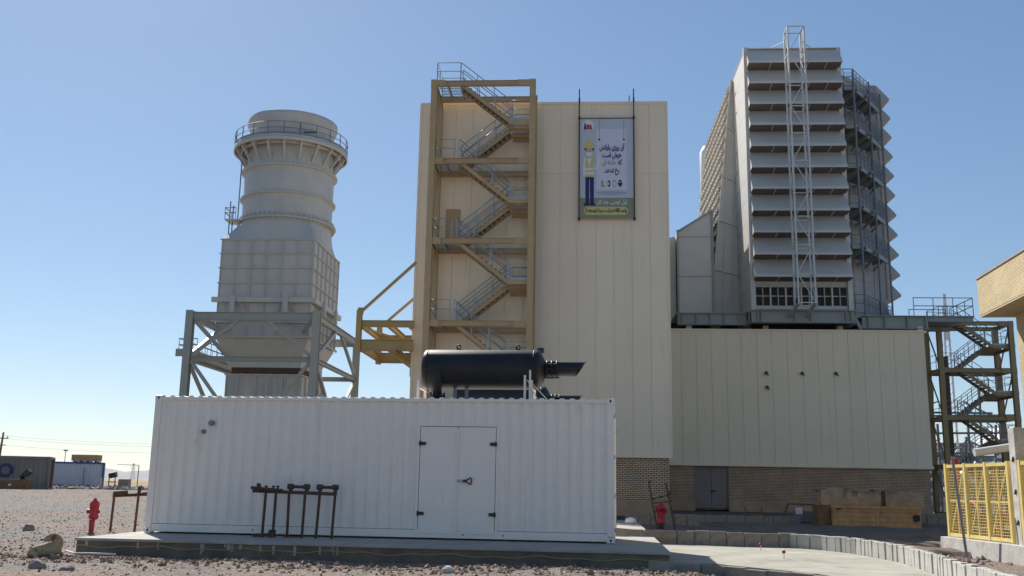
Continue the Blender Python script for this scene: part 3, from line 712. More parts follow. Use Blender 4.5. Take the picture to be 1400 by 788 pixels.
# lifting gantry left of the tower
t = thing('lifting_gantry', 'yellow-ochre cantilever beam gantry projecting left from the tower building', 'gantry', (-10, 51, 8), 'B')
G = M['ochre2']
def twin(v, ux, name='side_frame'):
    mb = MB(); mb.ibeam((ux, v, 10.62), (ux, v, 8.35), .28, .30, .025, up=(0,1,0)); mb.ibeam((ux+.14, v, 9.88), (-8.5, v, 9.88), .2, .36, .025)
    mb.ibeam((ux+.14, v, 8.72), (-8.5, v, 8.72), .25, .60, .03)
    mb.build(name, G, t)
twin(51.2, -11.45); twin(56.5, -11.4); 
for v, z in ((51.2, 13.15), (56.5, 13.0)):
    mb = MB(); mb.bar((-11.4, v, 10.5), (-8.5, v, z+.1), .14, .14); mb.box(-11.55,-11.25,v-.05,v+.05,10.4,10.75); mb.build('tie_rod', G, t)
mb = MB()
for z, h in ((9.88, .3), (8.72, .45)):
    for u in (-11.4, -9.9, -8.75): mb.ibeam((u, 51.35, z), (u, 56.35, z), .2, h, .025)
mb.bar((-11.3,51.4,9.7),(-9.9,56.2,9.7),.1,.1); mb.bar((-9.9,51.4,8.5),(-8.8,56.2,8.5),.1,.1); mb.build('cross_beam', G, t)
mb = MB(); mb.ibeam((-9.35, 50.6, 8.25), (-9.35, 60.2, 8.25), .2, .35, .03); mb.box(-9.6, -9.1, 56.9, 57.5, 7.7, 8.15); mb.build('monorail_beam', G, t)
h = MB(); h.path([(-9.35,57.2,7.7),(-9.35,57.2,6.6)], .02, 6); h.build('hoist_chain', M['galvd'], t)
h = MB(); h.box(-9.43,-9.27,57.12,57.28,6.42,6.62); h.path([(-9.35,57.2,6.45),(-9.35,57.2,6.3),(-9.27,57.2,6.2),(-9.33,57.2,6.1),(-9.42,57.2,6.15),(-9.44,57.2,6.25)], .03, 6); h.build('hook', M['galvd'], t)

# ---------------------------------------------------------------- banner
t = thing('safety_banner', 'tall pale blue banner with a helmeted worker and dark Persian lettering on the tower wall', 'banner', (2, 51.75, 15.7), 'B')
v = 51.74; u0, u1, z0, z1 = .30, 3.22, 15.85, 21.62
def bx(u, z): return u
MB().box(u0, u1, v, v+.02, z0, z1).build('vinyl_sheet', M['banner'], t)
def P(name, m, poly, k=1, parent=t):   # printed shape, poly in banner units (px of 473x788 crop)
    pts = [(u0+(x-38)/(400-38)*(u1-u0), z1-(y-45)/(755-45)*(z1-z0)) for x, y in poly]
    return MB().prism(pts, 'y', v-.002*k-.001, v-.0005*k+.001).build(name, m, parent)
def R(x0, y0, x1, y1): return [(x0,y1),(x1,y1),(x1,y0),(x0,y0)]
def E(cx, cy, rx, ry, n=20, a0=0, a1=6.2832): return [(cx+rx*math.cos(a0+(a1-a0)*k/n), cy-ry*math.sin(a0+(a1-a0)*k/n)) for k in range(n)]
P('print_panel', M['bannerin'], R(150,125,352,555), 2)
P('print_panel', M['olive'], R(38,612,400,755), 2)
P('print_panel', M['yprint'], [(80,675),(345,675),(362,690),(362,715),(345,730),(80,730),(66,715),(66,690)], 4)
P('shadow_print', mat('mauve_print', (.36,.38,.52), .6), E(250,578,105,13), 3)
P('logo_disc', M['white2'], E(92,104,38,46), 3)
P('logo_mark', M['navy'], [(62,128),(80,128),(74,80),(66,82)], 5)
P('logo_mark', M['redprint'], [(80,128),(80,92),(100,92),(104,128)], 5); P('logo_mark', M['redprint'], [(105,128),(102,92),(112,92),(122,128)], 5)
P('logo_mark', M['greyprint'], R(62,136,122,142), 5)
for x in (168, 336):
    P('hanging_cord', M['greyprint'], R(x-2,52,x+2,195), 4); P('hanging_cord', M['blackprint'], E(x,200,7,7), 5)
# printed worker
P('printed_worker', M['navy'], [(74,655),(100,655),(101,480),(104,480),(106,655),(132,655),(132,455),(74,455)], 5)
P('printed_worker', M['blackprint'], [(62,665),(62,655),(80,645),(102,650),(102,665)], 5); P('printed_worker', M['blackprint'], [(104,665),(104,650),(126,645),(142,657),(142,665)], 5)
P('printed_worker', M['yprint'], [(70,465),(132,465),(133,330),(118,318),(86,318),(70,330)], 6)
P('printed_worker', M['white2'], R(68,402,134,416), 8); P('printed_worker', M['white2'], R(68,430,134,448), 8)
P('printed_worker', M['white2'], [(86,318),(101,395),(118,318)], 8)
P('printed_worker', M['skin'], E(101,290,30,38), 7); P('printed_worker', M['white2'], [(76,290),(126,290),(118,322),(101,334),(84,322)], 8)
P('printed_worker', M['yprint'], [(68,262)]+[(101+34*math.cos(math.pi-a*math.pi/12), 262-62*math.sin(math.pi-a*math.pi/12)) for a in range(13)], 9)
P('printed_worker', M['blackprint'], R(68,262,80,276), 9); P('printed_worker', M['blackprint'], R(122,262,134,276), 9)
P('printed_worker', M['white2'], [(58,400),(68,330),(74,330),(70,460),(60,450)], 7); P('printed_worker', M['white2'], [(132,330),(140,395),(152,400),(158,330),(170,320),(172,340),(160,405),(140,415)], 7)
# icons
P('printed_icon', M['greyprint'], [(180,535),(180,492),(196,492),(196,520),(208,525),(208,535)], 6)
P('printed_icon', M['navy'], E(233,512,10,24), 6); P('printed_icon', M['white2'], E(230,512,5,12), 7)
P('printed_icon', M['greyprint'], E(271,512,13,25), 6); P('printed_icon', M['bannerin'], E(271,514,9,18), 7)
P('printed_icon', M['navy'], E(309,510,13,25), 6); P('printed_icon', M['bannerin'], R(300,500,318,506), 7); P('printed_icon', M['navy'], R(294,504,324,518), 7)
def tx(s, size, x, y, m, bold=.01, w=None):
    text_mesh(s, size, u0+(x-38)/362*(u1-u0), z1-(y-45)/710*(z1-z0), v-.012, t, m, 'lettering', 'CENTER', bold, w)
tx('\ufeb6\ufee7\ufe8e\ufbfe\ufe8e\ufb58 \ufbfc\ufeaf\ufeed\ufead \ufee5\ufe81', .40, 254, 272, M['navy'], .016, 1.38)
tx('\ufe96\ufeb3\ufe8d \ufeb5\ufeee\ufea7', .40, 254, 326, M['navy'], .016, 1.06)
tx('\ufeea\ufb90', .40, 308, 378, M['navy'], .016, .22)
tx('\ufbfc\ufe8d \ufeea\ufe9b\ufea9\ufe8e\ufea3', .40, 236, 378, M['greyprint'], .010, .75)
tx('.\ufeaa\ufeeb\ufeaa\ufee7 \ufea5\ufead', .40, 254, 434, M['navy'], .016, .80)
tx('\ufead\ufe8e\ufb90 \ufeaa\ufecc\ufe91 \u060c\ufbfd\ufee8\ufee4\ufbfe\ufe8d \ufedd\ufeed\ufe8d', .32, 255, 652, M['white2'], .006, 1.65)
tx('(\u06f1 \ufeea\ufecc\ufeb3\ufeee\ufe97) \ufe8e\ufee8\ufb59\ufee3 \ufe96\ufb90\ufeae\ufeb7 HSE \ufeaa\ufea3\ufe8d\ufeed', .28, 214, 710, M['blackprint'], .010, 2.25)
for u, lab in ((.25, 'dark scaffold pipe along the left edge of the wall banner'), (3.25, 'dark scaffold pipe along the right edge of the wall banner')):
    m_ = MB().tube((u, v-.06, z0-.1), (u, v-.06, 23.3), .035, 8); m_.box(u-.07,u+.07,v-.12,v,z1-.08,z1+.05); m_.box(u-.07,u+.07,v-.12,v,z0-.12,z0+.03); m_.box(u-.05,u+.05,v-.12,v,22.55,22.75)
    single(m_, 'scaffold_pipe', M['rust'], lab, 'scaffold pipe', (u, v, z0), 'B', 'scaffold pipes holding the banner')
MB().bar((u0-.1, v-.02, z1-.02), (u1+.1, v-.02, z1-.02), .03, .04).build('batten', M['rust'], t)
MB().bar((u0-.1, v-.02, z0+.02), (u1+.1, v-.02, z0+.02), .03, .03).build('batten', M['ochre'], t)
single(MB().tube((3.05, 52.4, 22.6), (3.05, 52.4, 23.2), .03, 6), 'lightning_rod', M['rust'], 'short dark rod on the parapet beside the right scaffold pipe', 'rod', (3.05, 52.4, 22.6), 'B')

# ---------------------------------------------------------------- low hall
t = thing('low_hall', 'long low cream panel hall with brick base and grey double door, below the filter house', 'building', (14, 66, 0), 'B')
mb = MB(); clad(mb, 5.2, 23.2, 66, 3.12, 12.0, 1.0, gap=.016); mb.box(5.22, 23.18, 66.05, 88, 3.14, 11.98); mb.build('wall', M['hall'], t)
MB().box(5.15, 23.25, 65.94, 88.1, 11.98, 12.1).build('parapet', M['hall'], t)
MB().box(5.15, 23.24, 65.9, 65.995, 3.02, 3.22).build('drip_flashing', M['hall'], t)
mb = MB(); mb.box(5.2, 7.93, 66.15, 88, .75, 3.05); mb.box(10.15, 23.05, 66.15, 88, .75, 3.05); mb.box(7.93, 10.15, 66.6, 88, .2, 3.05); mb.build('brick_base', M['brick2'], t)
mb = MB(); mb.box(5.2, 7.93, 66.12, 88, -.2, .77); mb.box(10.15, 23.07, 66.12, 88, -.2, .77); mb.build('stone_skirt', M['stonebase'], t)
for a, b in ((7.99, 9.03), (9.05, 10.09)):
    d = MB().box(a, b, 66.28, 66.34, .3, 2.98).build('door', M['dgrey'], t, bevel=.01)
    mb = MB(); mb.box(a+.02,b-.02,66.26,66.278,1.55,1.62); mb.box(a+.02,b-.02,66.26,66.278,.45,.5); mb.build('door_rib', M['dgrey'], d)
    if a > 9: MB().box(a-.05, a+.25, 66.18, 66.27, 1.35, 1.45).build('handle', M['blackpl'], d)
mb = MB(); mb.box(7.93,7.99,66.2,66.5,.2,3.04); mb.box(10.09,10.15,66.2,66.5,.2,3.04); mb.box(7.99,10.09,66.2,66.5,2.98,3.04); mb.build('door_frame', M['dgrey'], t)
for u, z, lab in ((12.75, 9.15, 'upper of the two small dark lamps on the hall wall'), (12.78, 8.2, 'lower of the two small dark lamps on the hall wall'),
                  (15.1, 9.15, 'small wall lamp in the middle of the hall wall'), (17.3, 9.15, 'small wall lamp nearest the right part of the hall wall')):
    t2 = thing('wall_lamp', lab, 'lamp', (u, 66, z), 'B', 'small lamps on the hall wall')
    MB().tube((u, 65.82, z), (u, 66, z), .12, 10, .08).build('lamp_shade', M['rust'], t2)
    MB().tube((u+.05, 65.85, z-.05), (u+.12, 65.75, z-.16), .05, 8).build('lamp_head', M['galvd'], t2)

# ---------------------------------------------------------------- filter house
t = thing('filter_house', 'tall grey air filter house with stacked weather hoods on the hall roof', 'filter house', (16, 66, 12), 'B')
F_ = M['filt']
# front block
mb = MB(); mb.box(12.3, 18.8, 67.2, 74, 15.35, 32.75); mb.box(12.3, 18.8, 68.0, 74, 13.4, 15.35); mb.build('housing', F_, t)
# left cheek panel, horizontal cladding joints
mb = MB()
for k in range(11):
    z = 15.4+k*1.575; mb.box(12.24, 12.298, 67.25, 72.4, z+.01, z+1.56); mb.box(12.19, 12.24, 71.2, 72.4, z-.03, z+.03)
mb.box(12.24,12.298,67.25,72.4,13.45,15.38); mb.build('cheek_panel', F_, t)
mb = MB(); mb.box(12.12, 12.42, 66.95, 67.2, 13.4, 32.85); mb.box(18.68,18.98,66.95,67.2,13.4,32.75); mb.build('corner_trim', F_, t)
def hood(mb, u0, u1, vw, zt, p=1.5, drop=1.22, lip=.24):
    # slope from the wall down to the lip; underside returns to the wall
    prof = [(vw, zt), (vw-p, zt-drop), (vw-p, zt-drop-lip), (vw-p+.12, zt-drop-lip-.03), (vw, zt-drop+.05)]
    mb.prism(prof, 'x', u0, u1)
NH = 11; pitch = 1.555
hoods = []
for k in range(NH):
    zt = 32.72-k*pitch
    mb = MB(); mb.prism([(67.15, zt), (66.1, zt-1.26), (66.1, zt-1.44), (66.13, zt-1.44), (66.13, zt-1.28), (67.15, zt-.03)], 'x', 12.3, 18.85)
    for u in (12.3, 18.83): mb.prism([(67.15, zt), (66.1, zt-1.26), (66.1, zt-1.44), (67.15, zt-1.54)], 'x', u, u+.02)
    h = mb.build('weather_hood', F_, t)
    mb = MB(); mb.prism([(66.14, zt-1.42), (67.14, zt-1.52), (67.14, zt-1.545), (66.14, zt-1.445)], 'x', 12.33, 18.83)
    mb.build('soffit', M['filt_under_shade'], h)
    mb = MB()
    for u in (13.9, 15.2, 16.5, 17.8): MB().bar((u, 66.15, zt-1.46), (u, 67.1, zt-1.56), .05, .04).build('soffit_rib', F_, h)
MB().box(12.2, 19, 67, 74, 32.75, 32.8).build('roof', F_, t)
# window-like filter row at the bottom
mb = MB(); mb.box(12.35, 18.75, 67.45, 67.55, 13.9, 15.3); mb.build('filter_mesh', M['mesh'], t)
mb = MB()
for k in range(13):
    u = 12.45+k*6.25/12; w = .02 if k % 2 else .05; mb.box(u-w, u+w, 67.2, 67.44, 13.85, 15.32)
mb.box(12.35,18.75,67.25,67.44,13.7,13.95); mb.box(12.35,18.75,67.3,67.44,14.6,14.66); mb.box(12.35,18.75,67.2,67.44,15.25,15.4); mb.build('mullion', F_, t)
# left wing: leaning outer wall with many small hoods
def lean(z): return 10.05+(z-13.4)*(12.1-10.05)/(32.7-13.4)
mb = MB(); mb.hexa([(lean(13.4),72.5,13.4),(12.3,72.5,13.4),(12.3,86,13.4),(lean(13.4),89,13.4)], [(lean(32.7),72.5,32.7),(14.3,72.5,32.7),(14.3,85.4,32.7),(lean(32.7),85.4,32.7)])
mb.build('wing_wall', F_, t)
mb = MB()
for z in (13.5, 17.3, 21.1, 24.6, 28.6, 32.2): mb.bar((lean(z)-.02, 72.42, z+.35), (12.22, 72.42, z-.1), .12, .10)
mb.bar((10.95, 72.44, 13.4), (11.75, 72.44, 28.6), .09, .08); mb.bar((11.6, 72.44, 13.4), (12.05, 72.44, 24.6), .05, .06); mb.bar((lean(13.4)-.03, 72.4, 13.4), (lean(32.7)-.03, 72.4, 32.7), .10, .10); mb.build('wing_stiffener', F_, t)
for k in range(20):
    zt = 32.6-k*.95; zb = zt-.80; mb = MB()
    ve = 85.4+(32.7-zt)*.19
    mb.add([(lean(zt),72.6,zt),(lean(zb)-.26,72.6,zb),(lean(zb)-.26,ve,zb),(lean(zt),ve,zt),(lean(zb)-.25,72.6,zb-.12),(lean(zb)-.25,ve,zb-.12),(lean(zb-.1),72.6,zb),(lean(zb-.1),ve,zb)],
           [(0,1,2,3),(1,4,5,2),(0,6,4,1),(3,2,5,7),(4,6,7,5)])
    for j in range(15):
        vv = 72.9+j*.88; mb.prism([(lean(zt)-.02, zt),(lean(zb)-.33, zb),(lean(zb)-.31, zb-.14),(lean(zb), zb-.1)], 'y', vv, vv+.07)
    mb.build('wing_hood', F_, t)
ell_c = MB(); ell_c.lathe([(0,0),(.5,.1),(.8,.5),(.8,5.5),(.5,6.1),(0,6.3)], (12.3,87.2,26.4), 20); ell_c.build('end_duct', M['pipew'], t)
# right wing
mb = MB(); mb.box(18.8, 23.4, 74.2, 88, 13.4, 32.7); mb.prism([(18.8,74.2),(18.8,70.8),(19.4,70.8),(22.6,73.7),(23.4,73.7),(23.4,74.2)], 'z', 13.4, 32.7); mb.build('wing_wall', M['filt_shade'], t)
mb = MB()
for k in range(NH+1):
    z = 15.3+k*pitch; mb.bar((19.4,70.74,z),(22.6,73.64,z),.06,.04)
for q in (.05,.35,.65,.98): mb.bar((19.4+3.2*q,70.74+2.9*q,13.4),(19.4+3.2*q,70.74+2.9*q,32.6),.07,.07,up=(0,1,0))
mb.build('wing_stiffener', F_, t)
for k in range(NH):
    zt = 32.7-k*pitch; mb = MB()
    mb.prism([(23.4, zt), (24.4, zt-1.15), (24.4, zt-1.3), (23.4, zt-1.5)], 'y', 73.6, 88); mb.build('wing_hood', M['filt_shade'], t)
# deck girders
mb = MB(); mb.ibeam((7.1, 66.9, 12.92), (11.75, 66.9, 12.92), .5, .82, .05); mb.ibeam((11.9, 65.9, 12.95), (18.7, 65.9, 12.95), .5, .86, .05); mb.ibeam((19.6, 67.4, 12.85), (24.0, 67.4, 12.85), .5, .9, .05)
for u in list(np.arange(7.4, 11.8, .95)): mb.box(u-.02, u+.02, 66.68, 66.9, 12.55, 13.3)
for u in (12.3, 12.55, 14.75, 15.8, 18.1, 18.45): mb.box(u-.025, u+.025, 65.66, 65.9, 12.57, 13.33)
for u in (20, 21.1, 22.6, 23.8): mb.box(u-.025, u+.025, 67.16, 67.4, 12.45, 13.25)
mb.ibeam((11.85,66.2,12.95),(11.85,74,12.95),.4,.8,.05); mb.ibeam((18.75,66.2,12.95),(18.75,74,12.95),.4,.8,.05)
mb.build('deck_girder', M['frame'], t)
mb = MB(); mb.box(7.0, 12, 67.2, 84, 13.32, 13.4); mb.box(12, 18.9, 66.1, 84, 13.38, 13.46); mb.box(18.9, 24.2, 67.6, 84, 13.3, 13.38); mb.build('deck_plate', M['frame'], t)
for u in (7.9, 13.1, 18.1, 23.4): mb = MB(); mb.box(u-.35, u+.35, 67.0, 67.8, 12.1, 12.22); mb.ibeam((u, 67.4, 12.22), (u, 67.4, 12.55), .35, .35, .04, up=(0,1,0)); mb.build('bearing_pad', M['hall'], t)
MB().bar((11.6,67.2,12.5),(12.2,67.2,13.3),.35,.2).build('knee_brace', M['frame'], t); MB().bar((18.9,67,13.3),(19.4,67,12.3),.3,.2).build('knee_brace', M['frame'], t)
for u, q_ in ((9.9, 1), (11.9, -1), (20.6, 1), (22.2, -1)): MB().tube((u-.5*q_, 68.6, 12.1), (u+.2*q_, 68.4, 12.9), .28, 14).build('drain_stub', M['ochre2'], t)
MB().box(7, 24, 71, 71.1, 12.1, 13.3).build('underdeck_shade_sheet', M['mesh'], t)  # dark sheet standing in for the shade in the gap under the deck
# inlet duct box on the left
mb = MB(); mb.prism([(7.66,13.45),(10.12,13.45),(10.25,21.9),(7.66,20.25)], 'y', 71.5, 84); mb.build('duct', F_, t)
MB().prism([(5.0,13.6),(7.58,13.6),(7.58,20.1),(5.0,19.6)], 'y', 72.2, 84).build('duct', F_, t)
mb = MB(); 
for z in (13.5, 16.9, 19.9): mb.box(7.7, 10.1, 71.46, 71.5, z-.015, z+.015)
mb.bar((10.18,71.4,13.4),(10.26,71.4,21.95),.12,.1); mb.bar((7.66,71.4,13.4),(7.66,71.4,20.4),.12,.1); mb.bar((7.6,71.45,20.25),(10.3,71.45,21.95),.1,.12); mb.build('duct_flange', M['frame'], t)
# lattice mast
t = thing('lattice_mast', 'slender pale square lattice mast rising in front of the filter house hoods', 'lattice mast', (15.15, 64.2, 12.6), 'B')
a0, a1, b0, b1, zb, zt = 14.62, 15.72, 63.9, 65.0, 13.55, 32.95
mb = MB(); LM = mat('pale_mast_steel', (.60,.59,.57), .5, .2, var=.08)
for a in (a0, a1):
    for b in (b0, b1): mb.bar((a,b,zb),(a,b,zt),.10,.10,up=(0,1,0))
mb.build('chord', LM, t)
mb = MB(); n = 10; hz = (zt-zb)/n
for k in range(n+1):
    z = zb+k*hz
    for p, q in (((a0,b0),(a1,b0)),((a0,b1),(a1,b1)),((a0,b0),(a0,b1)),((a1,b0),(a1,b1))): mb.bar((*p,z),(*q,z),.06,.06)
    if k < n:
        s = k % 2
        mb.bar((a0 if s else a1, b0, z), (a1 if s else a0, b0, z+hz), .05, .05); mb.bar((a0, b0 if s else b1, z), (a0, b1 if s else b0, z+hz), .05, .05); mb.bar((a1, b1 if s else b0, z), (a1, b0 if s else b1, z+hz), .05, .05)
mb.bar((a0,b1,zt-.6),(a0-.5,66.9,32.8),.05,.05); mb.bar((a1,b1,zt-.6),(a1+1.1,66.9,32.8),.05,.05); mb.build('lacing', LM, t)
mb = MB()
for a in (a0, a1): mb.bar((a, 64.4, 13.45), (a-.25, 65.7, 12.9), .14, .18); mb.box(a-.08,a+.08,63.8,65.1,13.38,13.5)
mb.build('base_bracket', M['frame'], t)
# service platforms
outer = [(19.25, 67.5), (19.9, 67.5), (21.62, 69.9), (23.15, 72.25)]
for i, z in enumerate((30.0, 27.1, 24.15, 21.25, 18.3, 13.45)):
    t = thing('service_platform', '%s grey railed service platform at the side of the filter house' % ('topmost','second highest','third highest','third lowest','second lowest','lowest')[i], 'platform', (21, 69, z), 'B', 'service platforms stacked beside the filter house')
    mb = MB(); mb.prism(outer+[(22.7,73.4),(19.4,70.7),(19.0,70.4),(19.0,67.5)], 'z', z-.04, z); mb.build('deck', M['galvd'], t)
    mb = MB()
    for p, q in zip(outer[:-1], outer[1:]): mb.bar((*p, z-.12), (*q, z-.12), .08, .28)
    for k in range(5):
        q = k/4; a = Vector(outer[1]).lerp(Vector(outer[3]), q) if False else None
    for (p, q) in (((19.4,70.2),(20.25,67.6)), ((20.6,71.2),(21.3,68.8)), ((21.4,72.2),(21.7,69.8)), ((22.3,73.1),(22.6,71.6))): mb.bar((*p, z-.6), (*q, z-.16), .1, .14); mb.bar((*p, z-.12), (*q, z-.12), .1, .14)
    mb.build('support_beam', M['frame'], t)
    railing([(19.05,70.3,z)]+[(*p, z) for p in [(19.1,67.55)]+outer], h=1.35, r=.03, toe=True, step=.8).build('railing', M['galvd'], t)
    mb = MB()
    for p, q in zip(outer[:-1], outer[1:]):
        p_, q_ = Vector((*p, z)), Vector((*q, z)); n_ = int((q_-p_).length/.13)
        for k in range(n_): a_ = p_.lerp(q_, (k+.5)/n_); mb.bar(a_+Vector((0,0,.1)), a_+Vector((0,0,1.15)), .018, .018)
        for k in range(8): mb.bar(p_+Vector((0,0,.12+k*.14)), q_+Vector((0,0,.12+k*.14)), .012, .014)
    mb.build('mesh_infill', M['galvd'], t)
    if i < 5:
        mb = MB(); mb.bar((19.2,69.6,z-2.9),(19.2,69.6,z+.9),.04,.04); mb.bar((19.65,69.6,z-2.9),(19.65,69.6,z+.9),.04,.04)
        for k in range(12): mb.bar((19.2,69.6,z-2.8+k*.3),(19.65,69.6,z-2.8+k*.3),.03,.03)
        mb.build('ladder', M['galvd'], t)
for k, (u, v) in enumerate(((19.9, 67.4), (21.7, 69.8), (23.25, 72.2))):
    single(MB().tube((u, v, 13.4), (u, v, 31.3), .07, 8), 'platform_post', M['galvd'], ('nearest', 'middle', 'farthest')[k]+' of the three tall grey posts carrying the filter house platforms', 'post', (u, v, 13.4), 'B', 'posts of the service platforms')
# walkway to the right stair
t = thing('walkway', 'grey railed walkway leading from the filter house to the right stair tower', 'walkway', (25, 68, 13.3), 'B')
MB().box(24.22, 27.2, 67.6, 72, 13.3, 13.38).build('deck', M['galvd'], t)
for v_ in (67.6, 71.9): MB().ibeam((24.1,v_,13.12),(27.1,v_,13.12),.2,.32,.02).build('beam', M['frame'], t)
railing([(23.2,67.65,13.38),(27.15,67.65,13.38),(27.15,71.8,13.38)], h=1.25, r=.03, step=1.4).build('railing', M['galvd'], t); railing([(24.3,71.9,13.38),(26.9,71.9,13.38)], h=1.2, r=.03, step=1.3).build('railing', M['galvd'], t)

stair_tower('stair_tower', 'dark ochre steel stair tower with grey flights right of the low hall', 26.35, 31.4, 72, 74.6, [13.75, 10.35, 6.95, 3.55, .2], 27.8, 30.1, mat('dark_ochre_steel', (.33,.24,.12), .55, var=.1), .34, braces=True)
# curved cable trays between hall and stair
t = thing('pipe_bridge', 'dark platforms and pipes between the low hall and the right stair tower', 'pipe bridge', (25, 78, 0), 'B')
mb = MB()
for z in (11.6, 8.3, 4.9): mb.box(24.2, 26.8, 76, 78, z-.12, z); mb.box(25, 33, 80, 80.2, z-.6, z-.45)
mb.build('platform', M['galvd'], t)
mb = MB()
for u in (24.3, 26.6, 29, 33): mb.ibeam((u, 78.2, 0), (u, 78.2, 12), .3, .3, .03, up=(0,1,0))
mb.build('column', mat('brown_steel', (.12,.09,.06), .6), t)
for z in (11.6, 8.3, 4.9): railing([(24.2,76,z),(26.8,76,z)], r=.03).build('railing', M['galvd'], t)
mb = MB()
for z, u in ((3.4, 28), (2.8, 29), (2.2, 30.5), (1.4, 28.5)): mb.tube((24.5, 79, z), (34, 79.5, z+.2), .16, 10)
for u in (25.2, 25.8, 26.6, 27.6, 30.5, 31.6): mb.tube((u, 77, 0), (u, 77, 3.2), .13, 10)
mb.build('pipe', M['pipew'], t)
mb = MB()
for k in range(9):
    u_ = 27+k*.8; mb.bar((u_,82,0),(u_+(k%3)*.3,82,6+(k*7%5)),.16,.16)
for z_ in (2.0,3.3,4.6,6.2,7.6): mb.bar((26.5,82.1,z_),(36,82.1,z_+.2),.14,.16); mb.bar((26.5,81.9,z_),(29.5,81.9,z_+1.2),.1,.1); mb.bar((31.5,81.9,z_+1.2),(34,81.9,z_),.1,.1)
mb.build('pipe_rack_frame', M['galvd'], t)

# ---------------------------------------------------------------- bypass stack
t = thing('exhaust_stack', 'tall grey-green gas turbine exhaust stack with round neck above a ribbed square box', 'exhaust stack', (-27.7, 85, 0), 'B')
S = M['stack']; u0, u1, v0, v1 = -31.95, -23.5, 85, 94.4; cx, cy = -27.55, 89.7
zb, zt = 14.1, 23.05
MB().box(u0, u1, v0, v1, zb, zt).build('square_section', S, t)
mb = MB()
for z in (23.05, 21.75, 20.4, 19.0, 15.2): mb.box(u0-.16, u1+.16, v0-.16, v0, z-.045, z+.045); mb.box(u1, u1+.16, v0, v1+.1, z-.045, z+.045); mb.box(u0-.16, u0, v0, v1+.1, z-.045, z+.045)
for k in range(7):
    u = u0+(u1-u0)*k/6; mb.box(u-.035, u+.035, v0-.12-(.05 if k in (2,3) else 0), v0, zb, zt)
    vv = v0+(v1-v0)*k/6; mb.box(u1, u1+.12, vv-.04, vv+.04, zb, zt)
mb.build('stiffener', S, t)
mb = MB(); mb.box(u0-.45, u1+.3, v0-.5, v0-.17, 17.2, 17.65); mb.box(u1+.17, u1+.5, v0-.2, v1+.3, 17.2, 17.65); mb.box(u0-.4, u1+.3, v0-.28, v0-.17, 14.0, 14.2); mb.box(u1+.17,u1+.3,v0,v1,14.0,14.2); mb.box(u0-.3,u1+.2,v0-.35,v0-.17,15.35,15.6)
for u in (-30.4, -25.6): mb.box(u-.22, u+.22, v0-.75, v0-.51, 15.5, 17.75)
for vv in (87.5, 92): mb.box(u1+.51,u1+.75,vv-.2,vv+.2,15.5,17.75)
for a, b in ((-31.6,-30.7),(-29.9,-28.6),(-25.9,-27.2),(-25.2,-24.2)): mb.bar((a, v0-.3, 17.2),(b, v0-.3, 15.6), .08, .08)
mb.build('ring_beam', S, t)
# hopper
mb = MB(); mb.hexa([(-30.9,86,12.15),(-24.35,86,12.15),(-24.35,93.4,12.15),(-30.9,93.4,12.15)], [(u0,v0,14.0),(u1,v0,14.0),(u1,v1,14.0),(u0,v1,14.0)]); mb.box(-30.95,-24.3,85.95,93.45,11.5,12.15); mb.build('hopper', S, t)
MB().box(-30.7, -24.5, 86.2, 93.3, 10.85, 11.5).build('expansion_joint', M['rust'], t)
mb = MB(); mb.box(-31, -24.3, 86, 93.5, 2.5, 10.85); mb.build('lower_box', S, t)
mb = MB()
for k in range(6): u = -31+6.7*k/5; mb.box(u-.05,u+.05,85.86,86,2.5,10.95); mb.box(-24.3,-24.16,86+k*1.5-.04,86+k*1.5+.04,2.5,10.95)
for z in (10.85, 8.6, 6): mb.box(-31.2,-24.1,85.84,86,z-.06,z+.06); mb.box(-24.3,-24.14,86,93.5,z-.06,z+.06)
mb.build('stiffener', S, t)
for a, b in ((-30.9,-29.75),(-28.2,-27),(-26.9,-25.7)):
    mb = MB()
    for z in (9.9, 9.3): mb.box(a+.1,b-.1,85.9,85.95,z-.03,z+.03)
    mb.box((a+b)/2-.03,(a+b)/2+.03,85.9,85.95,8.8,10.6); mb.box(a+.1,b-.1,85.945,85.995,8.8,10.6)
    mb.build('access_panel', M['greyblk'], t)
# square to round transition
n = 48; sq = []; rd = []
for k in range(n):
    a = 2*math.pi*k/n; c, s = math.cos(a), math.sin(a); q = 1/max(abs(c), abs(s)); hx, hy = (u1-u0)/2, (v1-v0)/2
    sq.append(((u0+u1)/2+c*q*hx, (v0+v1)/2+s*q*hy, zt+.05)); rd.append((cx+4.3*c, cy+4.3*s, 25.35))
MB().add(sq+rd, [(k,(k+1)%n,n+(k+1)%n,n+k) for k in range(n)], True).build('transition_cone', S, t, fix=False)
MB().lathe([(4.22,25.3),(4.22,30.5),(4.1,31.2),(4.0,33.0),(4.0,34.6),(4.28,35.2),(4.30,35.75),(4.24,35.78),(4.18,35.2),(3.9,34.5),(3.9,30)], (cx,cy,0), 72).build('neck', S, t)
mb = MB()
for z, w in ((25.4,.45),(27.75,.30),(30.45,.34)): mb.lathe([(4.15,z-.07),(4.2+w,z-.07),(4.2+w,z+.07),(4.15,z+.07)], (cx,cy,0), 72)
mb.build('ring_stiffener', S, t)
mb = MB()
for k in range(56):
    a = 2*math.pi*k/56; x, y = cx+4.42*math.cos(a), cy+4.42*math.sin(a); mb.box(x-.05,x+.05,y-.05,y+.05,25.0,25.85)
mb.build('flange_bolt', S, t)
mb = MB(); mb.lathe([(4.02,32.85),(5.4,32.85),(5.4,33.0),(4.02,33.0)], (cx,cy,0), 40); p = mb.build('ring_platform', S, t)
mb = MB()
